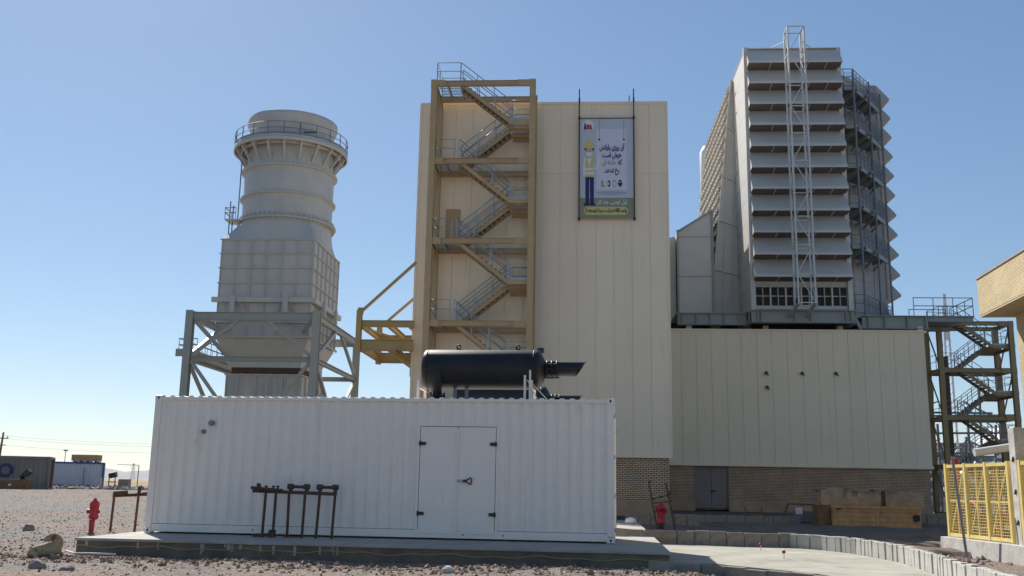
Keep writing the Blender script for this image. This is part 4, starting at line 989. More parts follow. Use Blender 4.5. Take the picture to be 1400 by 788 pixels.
for k in range(20):
    a = 2*math.pi*(k+.5)/20; c, s = math.cos(a), math.sin(a); 
    mb.bar((cx+4.05*c, cy+4.05*s, 32.72), (cx+5.35*c, cy+5.35*s, 32.68), .14, .32); mb.bar((cx+4.1*c, cy+4.1*s, 31.0), (cx+5.15*c, cy+5.15*s, 32.5), .16, .2)
mb.lathe([(5.3,32.45),(5.42,32.45),(5.42,32.85),(5.3,32.85)], (cx,cy,0), 40); mb.lathe([(4.6,32.35),(4.72,32.35),(4.72,32.8),(4.6,32.8)], (cx,cy,0), 40)
mb.build('bracket', S, p)
mb = MB(); N_ = 40
for h in (.6, 1.2): mb.path([(cx+5.36*math.cos(2*math.pi*k/N_), cy+5.36*math.sin(2*math.pi*k/N_), 33+h) for k in range(N_+1)], .035, 6)
for k in range(22):
    a = 2*math.pi*k/22; mb.bar((cx+5.36*math.cos(a), cy+5.36*math.sin(a), 32.9), (cx+5.36*math.cos(a), cy+5.36*math.sin(a), 34.2), .07, .07)
mb.lathe([(5.36,33.0),(5.36,33.18)], (cx,cy,0), 40)
mb.build('railing', M['galvd'], p)
mb = MB(); a = math.radians(-70)
mb.box(cx-.6,cx+1.4,cy-4.2,cy-4.05,33.3,33.45); mb.box(cx+2.2,cx+3.4,cy-3.9,cy-3.6,33.6,33.75); mb.bar((cx+1.9,cy-4.1,33),(cx+1.9,cy-4.1,34.4),.06,.06); mb.build('sampling_pipe', M['galvd'], t)
# ladder cage platform at the left shoulder
mb = MB(); mb.box(-32.5,-31.2,86.5,88.2,25.3,25.42); mb.build('side_platform', S, t)
railing([(-31.5,86.5,25.4),(-32.5,86.5,25.4),(-32.5,88.2,25.4)], r=.05).build('side_railing', M['galvd'], t)
mb = MB(); mb.tube((-32.3,87.2,23.2),(-32.3,87.2,27.3),.06,6); mb.tube((-32.0,87.2,23.2),(-32.0,87.2,26.9),.06,6); mb.tube((-31.95,88.4,25.5),(-31.95,88.4,33),.06,6); mb.build('ladder', M['galvd'], t)
# support frame
t = thing('support_frame', 'blue-grey braced steel frame around the base of the exhaust stack', 'steel frame', (-27, 80, 0), 'B')
Fm = M['frame']; a0, a1, b0, b1 = -32.35, -21.5, 80, 95.5
for u in (a0, a1):
    for v in (b0, b1): MB().ibeam((u, v, 0), (u, v, 15.6), .62, .6, .04, up=(0,1,0)).build('column', Fm, t)
for z, h in ((15.1, .72), (11.5, .42)):
    mb = MB(); mb.ibeam((a0+.3, b0, z), (a1-.3, b0, z), .4, h, .035); mb.build('beam', Fm, t)
    for u in (a0, a1): MB().ibeam((u, b0+.3, z), (u, b1-.3, z), .4, h*.8, .035).build('beam', Fm, t)
    MB().ibeam((a0+.3, b1, z), (a1-.3, b1, z), .4, h, .035).build('beam', Fm, t)
um = (a0+a1)/2; vm = (b0+b1)/2
def brace(p, q): MB().bar(p, q, .26, .26).build('brace', Fm, t)
brace((um-1.2,b0,14.8),(a0+.35,b0,11.8)); brace((um+1.2,b0,14.8),(a1-.35,b0,11.8))
brace((a0+.35,b0,11.3),(um-1.5,b0,6.8)); brace((a1-.35,b0,11.3),(um+1.5,b0,6.8))
for u in (a0, a1):
    brace((u,vm-1.2,14.8),(u,b0+.35,11.8)); brace((u,vm+1.2,14.8),(u,b1-.35,11.8)); brace((u,b0+.35,11.3),(u,vm,6.5)); brace((u,b1-.35,11.3),(u,vm,6.5))
mb = MB(); mb.box(um-1.5,um+1.5,b0-.03,b0+.03,14.3,15.2); mb.build('gusset', Fm, t)
brace((a0+.3,b0+.3,15.0),(-31,85,14.6)); brace((a1-.3,b0+.3,15.0),(-24,85,14.6)); brace((a0+.2,b0+.3,14.9),(a0+2,b0+4,12.2))
# side walkway
t = thing('service_walkway', 'small railed walkway on the left side of the exhaust stack frame', 'walkway', (-33, 88, 12), 'B')
MB().box(-34.1,-32.2,82,94,12.1,12.3).build('deck', Fm, t); MB().box(-34.2,-32.1,81.95,82.1,11.95,12.6).build('beam', Fm, t)
railing([(-32.4,82.1,12.3),(-34.0,82.1,12.3),(-34.0,94,12.3),(-32.4,94,12.3)], h=1.2, r=.045, step=1.4).build('railing', M['galvd'], t)
railing([(-32.4,84,12.3),(-32.4,94,12.3)], h=1.2, r=.045, step=1.4).build('railing', M['galvd'], t)
t = thing('pipe_heap', 'pale pipe elbow beside the stack frame just above the container roof', 'pipe', (-22, 84, 8), 'B')
mb = MB(); mb.path([(-23.2,84,8.9),(-22.2,84,8.9),(-21.2,84,8.5),(-20.6,84,8.2),(-20.2,84,7.5),(-20.2,84,0)], .16, 10); mb.build('pipe_run', M['pipew'], t)
MB().box(-22.4,-22.1,83.8,84.2,8.9,9.3).build('valve', M['blackpl'], t)

# ---------------------------------------------------------------- right brick building
t = thing('brick_building', 'yellow brick building with deep overhanging parapet at the right edge', 'building', (12, 27, 0), 'R')
def R2(x, y):   # world to R frame
    c, s = math.cos(FR['R']), math.sin(FR['R']); return x*c-y*s, x*s+y*c
ru, rv = R2(14.53, 30.0); RU = ru
MB().box(ru, ru+9, rv-16, rv, 6.96, 8.10).build('parapet', M['brickR'], t)
MB().box(ru-.03, ru+9, rv-16, rv+.03, 8.10, 8.16).build('coping', M['conc'], t)
MB().box(ru+.01, ru+9, rv-16, rv-.01, 6.90, 6.958).build('soffit', mat('cream_soffit', (.50,.42,.28), .8), t)
MB().box(ru+.92, ru+9, rv-16, rv-.4, -.2, 6.9).build('wall', M['brickR'], t)

# concrete post, footing, fence
t = thing('concrete_post', 'tall square bare concrete post standing between the yellow fence panels', 'post', (12.2, 23.3, 0), 'W')
mb = MB(); mb.hexa([(12.08,23.55,-.2),(12.0,23.15,-.2),(12.48,23.1,-.2),(12.5,23.5,-.2)][::-1] if False else [(11.80,23.15,-.2),(12.32,23.1,-.2),(12.36,23.5,-.2),(11.86,23.55,-.2)], [(11.80,23.15,3.08),(12.32,23.1,3.08),(12.36,23.5,3.08),(11.86,23.55,3.08)])
mb.build('shaft', M['kerbl'], t, bevel=.012)
mb = MB()
for z in (2.35, 1.6, .9): mb.tube((11.81,23.35,z-.05),(11.80,23.27,z+.05),.02,6)
mb.build('fixing_bolt', M['rust'], t)
def fence(pa, pb, n, label, zb=.42, zt=2.27, braces=(0,)):
    pa, pb = Vector((*pa, 0)), Vector((*pb, 0)); t = thing('fence', label, 'fence', (*pa.xy, 0), 'W', 'yellow mesh fence runs beside the brick building'); d = pb-pa
    for k in range(n+1):
        q = pa+d*k/n; MB().bar(q+Vector((0,0,zb)), q+Vector((0,0,zt+.05)), .10, .10, up=(0,1,0)).build('fence_post', M['yellow'], t)
    for k in range(n):
        a = pa+d*(k+.04)/n; b = pa+d*(k+.96)/n; w = MB()
        for i in range(25):
            z = zb+.08+(zt-zb-.1)*i/24; w.bar(a+Vector((0,0,z)), b+Vector((0,0,z)), .010, .012)
        for i in range(13):
            q = a.lerp(b, i/12); w.bar(q+Vector((0,0,zb+.05)), q+Vector((0,0,zt)), .007, .007, up=(0,1,0))
        w.build('wire_mesh', M['yellow'], t)
        f = MB(); f.bar(a+Vector((0,0,zt-.02)), b+Vector((0,0,zt-.02)), .08, .08); f.bar(a+Vector((0,0,zb+.05)), b+Vector((0,0,zb+.05)), .08, .08)
        m_ = (zb+zt)/2+.0; f.bar(a+Vector((0,0,m_)), b+Vector((0,0,m_)), .03, .03); c = a.lerp(b, .5); f.bar(c+Vector((0,0,zb)), c+Vector((0,0,zt)), .03, .03, up=(0,1,0))
        if k == 0: f.bar(a+Vector((0,0,zb)), c+Vector((0,0,m_)), .025, .025); f.bar(c+Vector((0,0,m_)), b+Vector((0,0,zt)), .025, .025)
        else: f.bar(a+Vector((0,0,zb)), b+Vector((0,0,zt)), .022, .022)
        f.build('panel_frame', M['yellow'], t)
fence((11.85, 27.0), (11.93, 23.8), 3, 'yellow wire mesh fence in three braced panels, far side of the concrete post')
fence((11.76, 22.9), (11.95, 19.6), 3, 'yellow wire mesh fence on the near side of the concrete post, at the picture edge')
mb = MB(); mb.hexa([(11.60,27.2,-.3),(11.50,19.0,-.3),(12.6,19.0,-.3),(12.1,27.3,-.3)], [(11.66,27.2,.40),(11.56,19.0,.40),(12.6,19.0,.40),(12.1,27.3,.40)])
single(mb, 'fence_footing', M['kerbl'], 'bare pale concrete footing under the yellow mesh fence', 'footing', (11.8, 24, 0), 'W', bevel=.01)
single(MB().tube((11.15,24.6,.05),(11.12,24.95,2.45),.035,8), 'steel_pole', M['galvd'], 'thin dark steel pole leaning in front of the yellow fence', 'pole', (11.15,24.6,0), 'W')
t = thing('electrical_box', 'pale grey electrical boxes behind the third yellow fence panel', 'electrical box', (12.7,25.0,.9), 'W')
MB().box(12.5,12.75,24.55,25.05,1.05,1.72).build('cabinet', M['greyblk'], t, bevel=.01); MB().box(12.52,12.75,24.6,25.05,.62,1.0).build('cabinet', M['greyblk'], t, bevel=.01); MB().tube((12.62,24.8,0),(12.62,24.8,2.1),.03,8).build('stand', M['yellow'], t)
MB().box(12.5,12.75,24.4,24.9,2.0,2.2).build('cabinet', M['greyblk'], t)
for k, (x, y, lab) in enumerate(((12.5,26.7,'pink-red hoses hanging behind the first yellow fence panel'),(12.6,25.6,'pink-red hoses hanging behind the second yellow fence panel'))):
    mb = MB()
    for j in range(6): mb.path([(x+.05*j,y+.35-.05*j,1.35-j*.1),(x+.05*j,y+.1,1.25-j*.12),(x+.05*j,y-.25,.8-j*.04)], .022, 6)
    single(mb, 'hose', M['hose'], lab, 'hose', (x,y,1), 'W')
single(MB().bar((12.75,26.1,0),(12.75,26.1,2.2),.14,.14,up=(0,1,0)), 'steel_post', M['rust2'], 'orange-brown steel post behind the middle fence panel', 'post', (12.75,26.1,0), 'W')
single(MB().tube((14.0,29.9,2.75),(15.2,29.8,2.95),.12,12), 'pipe', M['pipew'], 'white horizontal pipe above the yellow fence, meeting the concrete post', 'pipe', (14,29.9,2.8), 'W')
t = thing('fire_hydrant', 'small red hydrant top showing above the yellow fence under the white pipe', 'fire hydrant', (13.9,31,0), 'W')
MB().lathe([(0,0),(.1,0),(.1,2.3),(.14,2.35),(.14,2.5),(.06,2.62),(0,2.64)], (13.9,31,0), 12).build('barrel', M['red'], t)

# ---------------------------------------------------------------- kerb stones and low block walls
_ones = 'zeroth first second third fourth fifth sixth seventh eighth ninth tenth eleventh twelfth thirteenth fourteenth fifteenth sixteenth seventeenth eighteenth nineteenth'.split()
def ordn(n):
    if n < 20: return _ones[n]
    a, b = divmod(n, 10); tn = ('twenty','thirty','forty','fifty','sixty','seventy')[a-2]
    return tn+'-'+_ones[b] if b else {'twenty':'twentieth','thirty':'thirtieth','forty':'fortieth','fifty':'fiftieth','sixty':'sixtieth','seventy':'seventieth'}[tn]
def kerb_run(pts, ws, h0, h1, m, label, group, gap=.015, th=.12, lab2=None):
    P_ = [Vector((*p, 0)) for p in pts]; seg = [(b-a).length for a, b in zip(P_[:-1], P_[1:])]; tot = sum(seg); s = 0; i = 0
    proto = {}
    while s < tot-.1:
        w = ws(s/tot) if callable(ws) else ws; c = s+w/2
        r = c; k = 0
        while k < len(seg)-1 and r > seg[k]: r -= seg[k]; k += 1
        p = P_[k].lerp(P_[k+1], min(1, r/seg[k])); d = (P_[k+1]-P_[k]).normalized()
        key = round(w, 2)
        if key not in proto:
            mm = MB().box(-w/2+gap/2, w/2-gap/2, -th/2, th/2, h0, h1).build('kerb_stone', m, None, (0,0,0), 'W', bevel=.012); proto[key] = mm; o = mm
        else: o = proto[key].copy(); COL.objects.link(o)
        o.location = (p.x+random.uniform(-.012,.012), p.y+random.uniform(-.02,.02), random.uniform(-.02,.012)); o.rotation_euler = (random.uniform(-.03,.03), random.uniform(-.02,.02), math.atan2(d.y, d.x)+random.uniform(-.03,.03))
        i += 1; tags(o, label.replace('NTH', ordn(i)), 'kerb stone', group); s += w
bk = [(2.6, 25.75), (4.3, 25.6)]
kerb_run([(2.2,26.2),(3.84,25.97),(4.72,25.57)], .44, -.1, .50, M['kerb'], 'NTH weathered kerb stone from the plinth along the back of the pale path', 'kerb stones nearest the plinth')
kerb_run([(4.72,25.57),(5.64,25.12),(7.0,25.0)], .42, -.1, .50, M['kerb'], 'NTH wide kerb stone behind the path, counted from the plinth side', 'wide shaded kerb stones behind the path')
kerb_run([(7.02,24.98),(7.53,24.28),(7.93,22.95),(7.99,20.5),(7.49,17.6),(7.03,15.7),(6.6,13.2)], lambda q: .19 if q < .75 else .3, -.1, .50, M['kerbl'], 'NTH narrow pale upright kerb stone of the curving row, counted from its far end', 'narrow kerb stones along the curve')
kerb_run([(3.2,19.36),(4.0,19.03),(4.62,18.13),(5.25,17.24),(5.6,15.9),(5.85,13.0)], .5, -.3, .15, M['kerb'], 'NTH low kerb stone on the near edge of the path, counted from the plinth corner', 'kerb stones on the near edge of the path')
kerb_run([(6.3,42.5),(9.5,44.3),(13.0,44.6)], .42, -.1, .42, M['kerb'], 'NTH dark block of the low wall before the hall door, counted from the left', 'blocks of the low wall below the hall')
kerb_run([(13.2,46.5),(22.5,46.0)], .5, -.1, .62, M['kerb'], 'NTH dark block of the low wall behind the timber crates, counted from the left', 'blocks of the low wall behind the crates')
kerb_run([(4.6,39.5),(7.6,39.9)], .5, -.1, .55, M['kerb'], 'NTH dark block of the short wall behind the red hydrant, counted from the left', 'blocks of the short wall by the hydrant')
# raised earth in front of buildings
mb = MB(); mb.box(5.5, 24, 46.2, 68, -.3, .12); o = mb.build('soil', M['soil'], None, (14,50,0), 'W'); tags(o, kind='structure')
# brown earth between path and buildings, colour darkened to deepen the shade there
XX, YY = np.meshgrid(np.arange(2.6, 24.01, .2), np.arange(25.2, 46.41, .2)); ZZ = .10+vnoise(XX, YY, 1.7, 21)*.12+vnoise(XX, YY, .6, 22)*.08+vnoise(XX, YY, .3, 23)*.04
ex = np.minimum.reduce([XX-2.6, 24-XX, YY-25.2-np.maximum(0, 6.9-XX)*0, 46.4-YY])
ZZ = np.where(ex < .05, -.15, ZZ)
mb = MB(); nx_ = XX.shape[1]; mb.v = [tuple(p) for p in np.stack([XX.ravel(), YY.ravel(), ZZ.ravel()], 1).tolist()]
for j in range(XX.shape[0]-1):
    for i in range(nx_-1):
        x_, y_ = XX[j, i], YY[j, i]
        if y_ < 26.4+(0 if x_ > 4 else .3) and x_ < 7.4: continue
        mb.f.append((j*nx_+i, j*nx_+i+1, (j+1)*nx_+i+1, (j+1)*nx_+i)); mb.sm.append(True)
o = mb.build('soil', mat('shade_darkened_earth', (.13,.098,.075), .95, var=.35, scale=1.5, bump=.9, bscale=9, dirt=(.19,.155,.125), dscale=.7, dthr=.55), None, (0,0,0), 'W', fix=False); tags(o, kind='structure')

# hydrant and leaning frame by the tower
t = thing('fire_hydrant', 'dark red hydrant standing inside a leaning black metal frame near the tower base', 'fire hydrant', (5.65,37.2,0), 'W')
MB().lathe([(0,0),(.17,0),(.17,.08),(.12,.1),(.12,.25)], (5.65,37.2,0), 14).build('foot', M['blackpl'], t)
mb = MB(); mb.lathe([(.0,.22),(.16,.25),(.17,.3),(.15,.35),(.15,.75),(.2,.78),(.2,.83),(.15,.86),(.14,.93),(.08,1.0),(.04,1.03),(0,1.03)], (5.65,37.2,0), 16); mb.tube((5.42,37.2,.72),(5.88,37.2,.72),.07,10); mb.tube((5.65,37.2,.6),(5.65,36.95,.6),.08,10); mb.build('barrel', M['red'], t)
t = thing('metal_frame', 'black metal trolley frame leaning beside the red hydrant at the tower base', 'metal frame', (5.6,36.6,0), 'W')
def fp(px, z, y=36.6): return ((px-700)/1341.8*y*1.0, y, z)
mb = MB(); mb.bar(fp(899,.05),fp(888,1.72),.05,.05); mb.bar(fp(888,1.72),fp(890,1.80,36.5),.05,.05); mb.build('side_bar', M['rust'], t)
mb = MB(); mb.bar(fp(922,.08),fp(911,1.72),.05,.05); mb.bar(fp(917,1.45),fp(913,1.2),.08,.05); mb.build('side_bar', M['rust'], t)
mb = MB(); mb.bar(fp(893,1.15),fp(915,1.30),.045,.045); mb.bar(fp(894,1.0),fp(919,1.08),.045,.045); mb.bar(fp(897,.9),fp(899,.75),.12,.05); mb.build('cross_bar', M['rust'], t)
# steps
t = thing('small_step', 'small dark timber step standing below the hall door', 'step', (11.0,48,0), 'W')
MB().box(10.9,11.7,46.0,46.3,.42,.48).build('tread', M['woodd'], t); MB().box(10.95,11.65,45.7,46.0,.2,.26).build('tread', M['woodd'], t)
for x in (10.9,11.66): MB().bar((x,45.7,.05),(x,46.3,.75),.04,.05).build('side_rail', M['woodd'], t)
# little red pegs on the path
for x, y, lab in ((5.9, 23.6, 'farther tiny red-topped peg stuck in the pale path'), (5.7, 20.9, 'nearer tiny red-topped peg stuck in the pale path')):
    t = thing('marker_peg', lab, 'peg', (x,y,PATH_Z), 'W', 'red-topped pegs in the path')
    MB().tube((x,y,PATH_Z),(x,y,PATH_Z+.12),.012,6).build('stem', M['white2'], t); MB().lathe([(0,0),(.04,.02),(.04,.06),(0,.08)], (x,y,PATH_Z+.1), 8).build('cap', M['red'], t)
# white sack on slab
bm_ = MB(); bm_.lathe([(0,0),(.17,.02),(.20,.08),(.17,.16),(.08,.21),(0,.22)], (0,0,0), 14); 
o = single(bm_, 'sack', M['white2'], 'small white sack on the far right corner of the plinth beside the container', 'sack', (0,0,0), 'C'); o.location = tow((.33, 34.6, ZS), 'C')

# crates by the hall
t = thing('timber_crate', 'long low plywood crate lying on the soil in front of the hall', 'crate', (15.9, 43, 0), 'W')
MB().box(13.75,17.5,42.6,43.6,.02,.93).build('box', M['wood'], t, bevel=.01)
mb = MB()
for x in (13.8,15.6,17.3): mb.box(x,x+.1,42.56,42.6,.05,.93)
mb.box(13.75,17.5,42.54,42.6,.0,.1); mb.box(13.75,17.5,42.54,42.6,.84,.94); mb.build('batten', M['wood'], t)
mb = MB()
for z_ in (.27,.48,.68): mb.box(13.92,17.28,42.592,42.6,z_,z_+.014)
mb.build('board_gap', M['woodd'], t)
MB().box(13.2,13.72,42.8,43.6,.02,.95).build('end_box', M['woodd'], t)
MB().box(17.15,17.4,42.52,42.55,.35,.6).build('label_plate', M['blackprint'], t); MB().box(13.9,14.1,42.52,42.55,.78,.84).build('label_plate', M['blackprint'], t)
t = thing('timber_crate', 'plywood crate under torn plastic wrap, stacked behind the long low crate', 'crate', (16,44.3,0), 'W')
MB().box(13.9,18.0,44.0,45,.5,1.5).build('box', M['wood'], t, bevel=.01)
mb = MB(); n = 26; m_ = 9
for j in range(m_):
    for i in range(n):
        x = 13.7+4.5*i/(n-1); y = 43.93 if j < 3 else 43.95+(j-3)*.22; z = (.85+j*.36 if j < 3 else 1.55)+.10*float(vnoise(np.array(x), np.array(j*.7), .4, 3))+.12*math.exp(-((x-14.6)/.3)**2)*(j>=2)+.1*math.exp(-((x-16.4)/.4)**2)*(j>=2)
        mb.v.append((x, y+.05*float(vnoise(np.array(x*2.), np.array(j*1.), .5, 8)), z))
for j in range(m_-1):
    for i in range(n-1): mb.f.append((j*n+i,j*n+i+1,(j+1)*n+i+1,(j+1)*n+i)); mb.sm.append(True)
mb.build('plastic_wrap', M['sheet'], t, fix=False); MB().box(16.35,16.5,43.85,43.9,.75,1.6).build('strap', M['blackpl'], t)
t = thing('timber_trestle', 'small pale timber trestle left of the plywood crates', 'trestle', (13,45,0), 'W')
mb = MB(); mb.bar((12.3,45,.35),(12.55,45,.95),.08,.08); mb.bar((12.55,45,.95),(13.8,45,.92),.08,.08); mb.build('frame', M['woodd'], t); MB().box(12.85,13.15,44.9,44.95,.5,.8).build('paper_note', M['white2'], t)
# rubble heap
def reg_heap(): 
    a = random.gauss(0,1); return 10.6+a*.45, 24.9+random.gauss(0,.7)-a*.3
stones('rubble', mat('pinkish_rubble', (.30,.22,.20), .95, var=.3, scale=4), 260, reg_heap, .04, .12, 1.5)

# ---------------------------------------------------------------- far left containers
def W_box_cont(t, p, q, h, depth, m, z, frame=None, pitch=.35):
    # long side from p to q (world xy), depth away from camera
    p, q = Vector((*p,0)), Vector((*q,0)); d = (q-p).normalized(); nrm = Vector((-d.y, d.x, 0))
    L_ = (q-p).length; mb = MB(); n = max(4, int(L_/pitch))
    def wall(a, dd, ln, inward):
        k = max(4, int(ln/pitch)); st = ln/k; vs = []
        for i in range(k):
            for x, e in ((0,0),(.25,0),(.5,1),(.75,1)):
                b = a+dd*(st*(i+x))+inward*(.05*e); vs += [(b.x,b.y,z+.15),(b.x,b.y,z+h-.1)]
        b = a+dd*ln; vs += [(b.x,b.y,z+.15),(b.x,b.y,z+h-.1)]
        mb.add(vs, [(2*i,2*i+2,2*i+3,2*i+1) for i in range(len(vs)//2-1)])
    wall(p, d, L_, nrm); wall(q, nrm, depth, -d); wall(q+nrm*depth, -d, L_, -nrm); wall(p+nrm*depth, -nrm, depth, d)
    mb.build('wall', m, t, fix=False)
    r = MB(); c = [p-d*.02-nrm*.03, q+d*.03-nrm*.03, q+d*.03+nrm*(depth+.03), p-d*.03+nrm*(depth+.03)]
    r.hexa([v+Vector((0,0,z+h-.1)) for v in c], [v+Vector((0,0,z+h)) for v in c]); r.build('roof', frame or m, t)
    r = MB()
    for a in c: r.bar(a+Vector((0,0,z)), a+Vector((0,0,z+h)), .16, .16, up=(0,1,0))
    for a, b in zip(c, c[1:]+c[:1]): r.bar(a+Vector((0,0,z+.1)), b+Vector((0,0,z+.1)), .1, .2); r.bar(a+Vector((0,0,z+h-.06)), b+Vector((0,0,z+h-.06)), .1, .18)
    r.build('frame', frame or m, t)
    return d, nrm
zc = float(gz(-40, 81))
t = thing('shipping_container', 'drab grey shipping container with big blue letters and rusty end, at the far left', 'container', (-42, 80, zc), 'W')
d, nr = W_box_cont(t, (-48.2, 77.2), (-37.25, 80.9), 2.6, 3.0, M['drab'], zc-.05)
sub = thing('tmp', None, None, (0,0,0), 'W'); BASE[sub.name] = Vector((0,0,0))
def place_text(s, size, px, py, zz, parent, m):
    o = text_mesh(s, size, 0, 0, 0, sub, m, 'lettering', 'CENTER', .05); o.parent = parent
    ang = math.atan2(d.y, d.x); b = BASE[parent.name]
    for v in o.data.vertices:
        x, y, z = v.co; v.co = Vector((px+x*math.cos(ang)+.0*y-b.x+y*0, py+x*math.sin(ang)-b.y-.02, zz+z-b.z))
BL = M['blue']
for s, k in (('O', .73), ('C', .58), ('S', .43)):
    q = Vector((-48.2,77.2)).lerp(Vector((-37.25,80.9)), k); nn = Vector((nr.x, nr.y))*-.06
    place_text(s, 1.45, q.x+nn.x, q.y+nn.y, zc+.95, t, BL)
q = Vector((-48.2,77.2)).lerp(Vector((-37.25,80.9)), .60); place_text('C O L', .4, q.x+nr.x*-.06, q.y+nr.y*-.06, zc+.25, t, BL)
bpy.data.objects.remove(sub)
mb = MB(); e0 = Vector((-37.2,80.9,0)); 
for k in range(4): a = e0+nr*(.3+k*.75)+d*.05; mb.bar(a+Vector((0,0,zc+.1)), a+Vector((0,0,zc+2.4)), .05, .05, up=(0,1,0))
mb.build('lock_rod', M['rust2'], t)
zc2 = float(gz(-44, 103))+.05
t = thing('site_cabin', 'pale blue-white site cabin with blue frame beyond the drab container', 'cabin', (-44, 102, zc2), 'W')
W_box_cont(t, (-48.3, 100.5), (-41.8, 103), 2.45, 2.6, M['ltblue'], zc2, M['blue'], .3)
MB().bar((-43.4,102.2,zc2+.1),(-43.4,102.2,zc2+1.9),.08,.05,up=(0,1,0)).build('downpipe', M['dgrey'], t)
t = thing('timber_bundle', 'long brown timber box lying on the roof of the pale cabin', 'timber box', (-44, 103, zc2+2.5), 'W')
mb = MB(); mb.box(-45.2,-42.5,103,104.2,zc2+2.62,zc2+3.25); mb.build('box', M['wood'], t, bevel=.02)
mb = MB(); 
for x in (-44.9,-44.2,-43.5,-42.7): mb.box(x-.1,x+.1,102.95,104.2,zc2+2.44,zc2+2.6)
mb.build('bearer', M['blackpl'], t)
t = thing('wooden_box', 'low dark wooden box on the ground against the drab container', 'box', (-39.9,78.5,zc), 'W')
MB().box(-39.9,-37.3,77.6,78.5,zc-.1,zc+.75).build('box', M['woodd'], t, bevel=.02); MB().box(-38.7,-38.5,77.57,77.6,zc+.25,zc+.4).build('label_plate', M['white2'], t)
t = thing('lounge_chair', 'dark tilted seat resting on the low wooden box', 'seat', (-38.9,78,zc+.8), 'W')
MB().bar((-37.9,78,zc+.85),(-37.35,78,zc+1.45),.5,.35).build('backrest', M['blackpl'], t); MB().bar((-38.1,78,zc+.8),(-37.6,78,zc+.95),.5,.12).build('seat', M['dgrey'], t)
t = thing('white_frame', 'small white open frame standing on the ground at the far left container', 'frame', (-42,78,zc), 'W')
mb = MB()
for a, b in (((-41.0,zc),( -40.9,zc+.8)),((-40.3,zc),(-40.4,zc+.8)),((-40.9,zc+.78),(-40.35,zc+.78)),((-40.95,zc+.15),(-40.3,zc+.15))): mb.bar((a[0],77.5,a[1]),(b[0],77.5,b[1]),.1,.1)
mb.build('bars', M['white2'], t)
# bits right of the cabin
t = thing('site_generator', 'dark compressor unit on legs right of the pale cabin', 'compressor', (-39.5,100,zc2), 'W')
mb = MB(); mb.tube((-39.9,100,zc2+1.15),(-39.2,100,zc2+1.3),.28,12); mb.build('tank', M['blackpl'], t)
mb = MB()
for x in (-39.9,-39.3): mb.bar((x,100,zc2-.1),(x,100,zc2+1.1),.08,.08,up=(0,1,0))
mb.box(-40.0,-39.2,99.9,100.1,zc2+.5,zc2+.6); mb.build('stand', M['dgrey'], t)
MB().box(-41.3,-40.7,99.8,100.3,zc2-.1,zc2+.95).build('cabinet', M['greyblk'], t)
single(MB().box(-38.9,-37.9,99.8,100.6,zc2-.1,zc2+.85), 'storage_box', M['dgrey'], 'square grey box on the ground right of the dark compressor', 'box', (-38.4,100,zc2), 'W', bevel=.02)
t = thing('street_lamp', 'thin low lamp pole with side arm right of the pale cabin', 'lamp', (-38.8,105,zc2), 'W')
MB().tube((-38.9,105,zc2),(-38.9,105,zc2+2.3),.05,6).build('pole', M['galvd'], t); MB().tube((-41.2,105,zc2+2.35),(-38.9,105,zc2+2.3),.03,6).build('arm', M['galvd'], t)
t = thing('roof_antenna', 'thin antenna mast on the pale cabin roof beside the timber box', 'antenna', (-46.3,104,zc2+2.4), 'W')
MB().tube((-46.3,104,zc2+2.4),(-46.3,104,zc2+3.7),.04,6).build('pole', M['galvd'], t); MB().box(-46.5,-46.1,103.95,104.05,zc2+3.6,zc2+3.75).build('head', M['galvd'], t)
# far spoil banks
mb = MB()
def far_rub():
    x = random.uniform(-47,-29); return x, 84+random.gauss(0,1.2)+(x+47)*.3
stones('rubble', mat('far_rubble', (.26,.22,.20), .95, var=.3, scale=2), 420, far_rub, .15, .5, 2)
# utility pole and wires
t = thing('utility_pole', 'wooden utility pole with crossarm at the far left horizon', 'utility pole', (-60,118,.6), 'W')
X0 = -60.2; MB().tube((X0-.25,118,.6),(X0+.05,118,6.7),.16,8,.11).build('pole', M['woodd'], t); MB().bar((X0-.7,118,6.0),(X0+.7,118,6.0),.12,.12).build('crossarm', M['woodd'], t)
MB().bar((X0-.45,118,5.2),(X0+.45,118,5.2),.1,.1).build('crossarm', M['woodd'], t)
for k, x in enumerate((-.6,0,.6)): MB().tube((X0+x,118,6.05),(X0+x,118,6.3),.05,6).build('insulator', M['dgrey'], t)
def pylon(x, y, h, s, lab):
    t = thing('power_pylon', lab, 'pylon', (x,y,0), 'W', 'power line pylons on the horizon'); mb = MB()
    for a in (-1,1):
        for b in (-1,1): mb.bar((x+a*s,y+b*s,0),(x+a*s*.15,y+b*s*.15,h),.13,.13)
    for k in range(6):
        z = h*k/6; w = s*(1-.85*k/6); w2 = s*(1-.85*(k+1)/6); mb.bar((x-w,y-w,z),(x+w2,y-w2,h*(k+1)/6),.07,.07); mb.bar((x+w,y-w,z),(x-w2,y-w2,h*(k+1)/6),.07,.07)
    mb.build('lattice', M['galvd'], t); mb = MB()
    for z, w in ((h*.95,s*1.4),(h*.82,s*2),(h*.70,s*1.7)): mb.bar((x-w,y,z),(x+w,y,z),.16,.16)
    mb.build('crossarm', M['galvd'], t)
pylon(-248, 660, 11.5, 1.2, 'lattice power pylon on the horizon left of the white container'); pylon(-262, 640, 6.5, .8, 'smaller distant pylon nearer the pale cabin')
for k, z0_ in enumerate((6.3, 6.0, 5.2)):
    pts = [(X0+24*q/24, 118+q*.3, z0_-.35*4*(q/24)*(1-q/24)-.3*q/24) for q in range(25)]
    single(MB().path(pts, .014, 4), 'power_line', M['dgrey'], ('highest','middle','lowest')[k]+' thin power line running right from the utility pole past the cabin', 'wire', (X0,118,6), 'W', 'power lines from the utility pole')
t = thing('utility_pole', 'wooden utility pole behind the white container end', 'utility pole', (X0+24,125,.6), 'W')
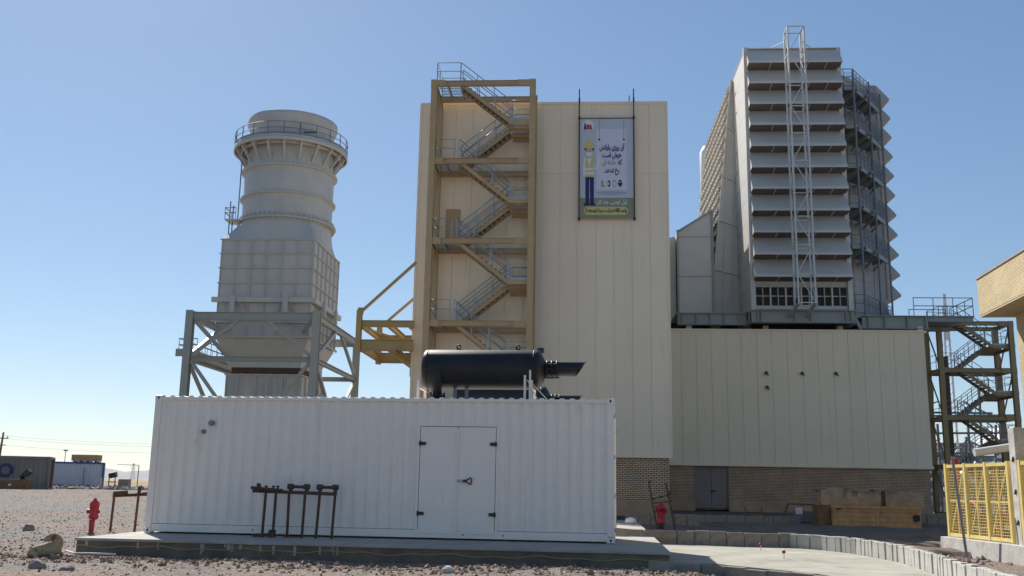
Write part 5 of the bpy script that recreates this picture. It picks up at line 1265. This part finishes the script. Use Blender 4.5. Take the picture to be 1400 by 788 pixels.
MB().tube((X0+24,125.2,.6),(X0+24,125.2,6.3),.16,8,.11).build('pole', M['woodd'], t)

# ---------------------------------------------------------------- things seen behind the right stair
t = thing('lattice_tower', 'thin pale lattice tower far behind the right stair tower', 'lattice tower', (45,100,0), 'W'); mb = MB()
for a in (-.4,.4): mb.tube((44.9+a,100,0),(44.9+a*.5,100,20.5),.12,6)
for k in range(18): mb.bar((44.5,100,k*1.0),(45.3,100,k*1.0+1),.08,.08)
mb.tube((44.9,100,17),(44.9,100,21.8),.2,8); mb.build('mast', M['silver'], t)
t = thing('cream_building', 'low cream building far behind the right stair tower', 'building', (48,120,0), 'W')
MB().box(47,57,118,130,0,7).build('wall', M['cream'], t); MB().box(46.8,57.2,117.8,130.2,7,7.4).build('roof', M['dgrey'], t)
t = thing('silver_tank', 'silver tank with round hatches far behind the right stair tower', 'tank', (60,120,0), 'W')
mb = MB()
for k, x in enumerate((56.5,58.4,60.3)): mb.prism([(x-1,7.2),(x+1,7.2),(x+.9,8.7),(x-.1,9.0)], 'y', 112, 118)
mb.box(55,64,112,120,0,7.2); mb.build('cladding', M['silver'], t); MB().prism([(61.6,7.2),(66,7.2),(66,10.2),(62.4,10.2)], 'y', 111.5, 118).build('hood', M['greyblk'], t); MB().tube((64.6,111.4,9.4),(64.6,111.55,9.4),.35,14).build('hatch', M['blackpl'], t)
t = thing('pipework', 'tangle of pale pipes and valves behind the right stair tower at ground level', 'pipework', (45,95,0), 'W')
for k in range(9):
    x = 36+k*1.4; mb = MB(); mb.path([(x,92,0),(x,92,2+k%3),(x+.4,92,2.6+k%3),(x+1.6,92,2.6+k%3)], .22, 8); mb.build('pipe', M['pipew'] if k%2 else M['silver'], t)
mb = MB(); 
for z in (1.5,3.0,4.6): mb.bar((34,91,z),(50,91,z),.25,.3)
mb.build('pipe_support', M['galvd'], t)

# ---------------------------------------------------------------- haze
HZ = mat('dusty_air', (1,1,1)); nt = HZ.node_tree
for n_ in list(nt.nodes):
    if n_.type != 'OUTPUT_MATERIAL': nt.nodes.remove(n_)
pv = nt.nodes.new('ShaderNodeVolumePrincipled'); pv.inputs['Color'].default_value = (.86,.92,1,1); pv.inputs['Density'].default_value = .00004; pv.inputs['Anisotropy'].default_value = .3
nt.links.new(pv.outputs[0], nt.nodes['Material Output'].inputs['Volume'])
o = MB().box(-6500, 6500, -6500, 9500, -3, 110).build('haze', HZ, None, (0,0,0), 'W'); tags(o, kind='stuff')
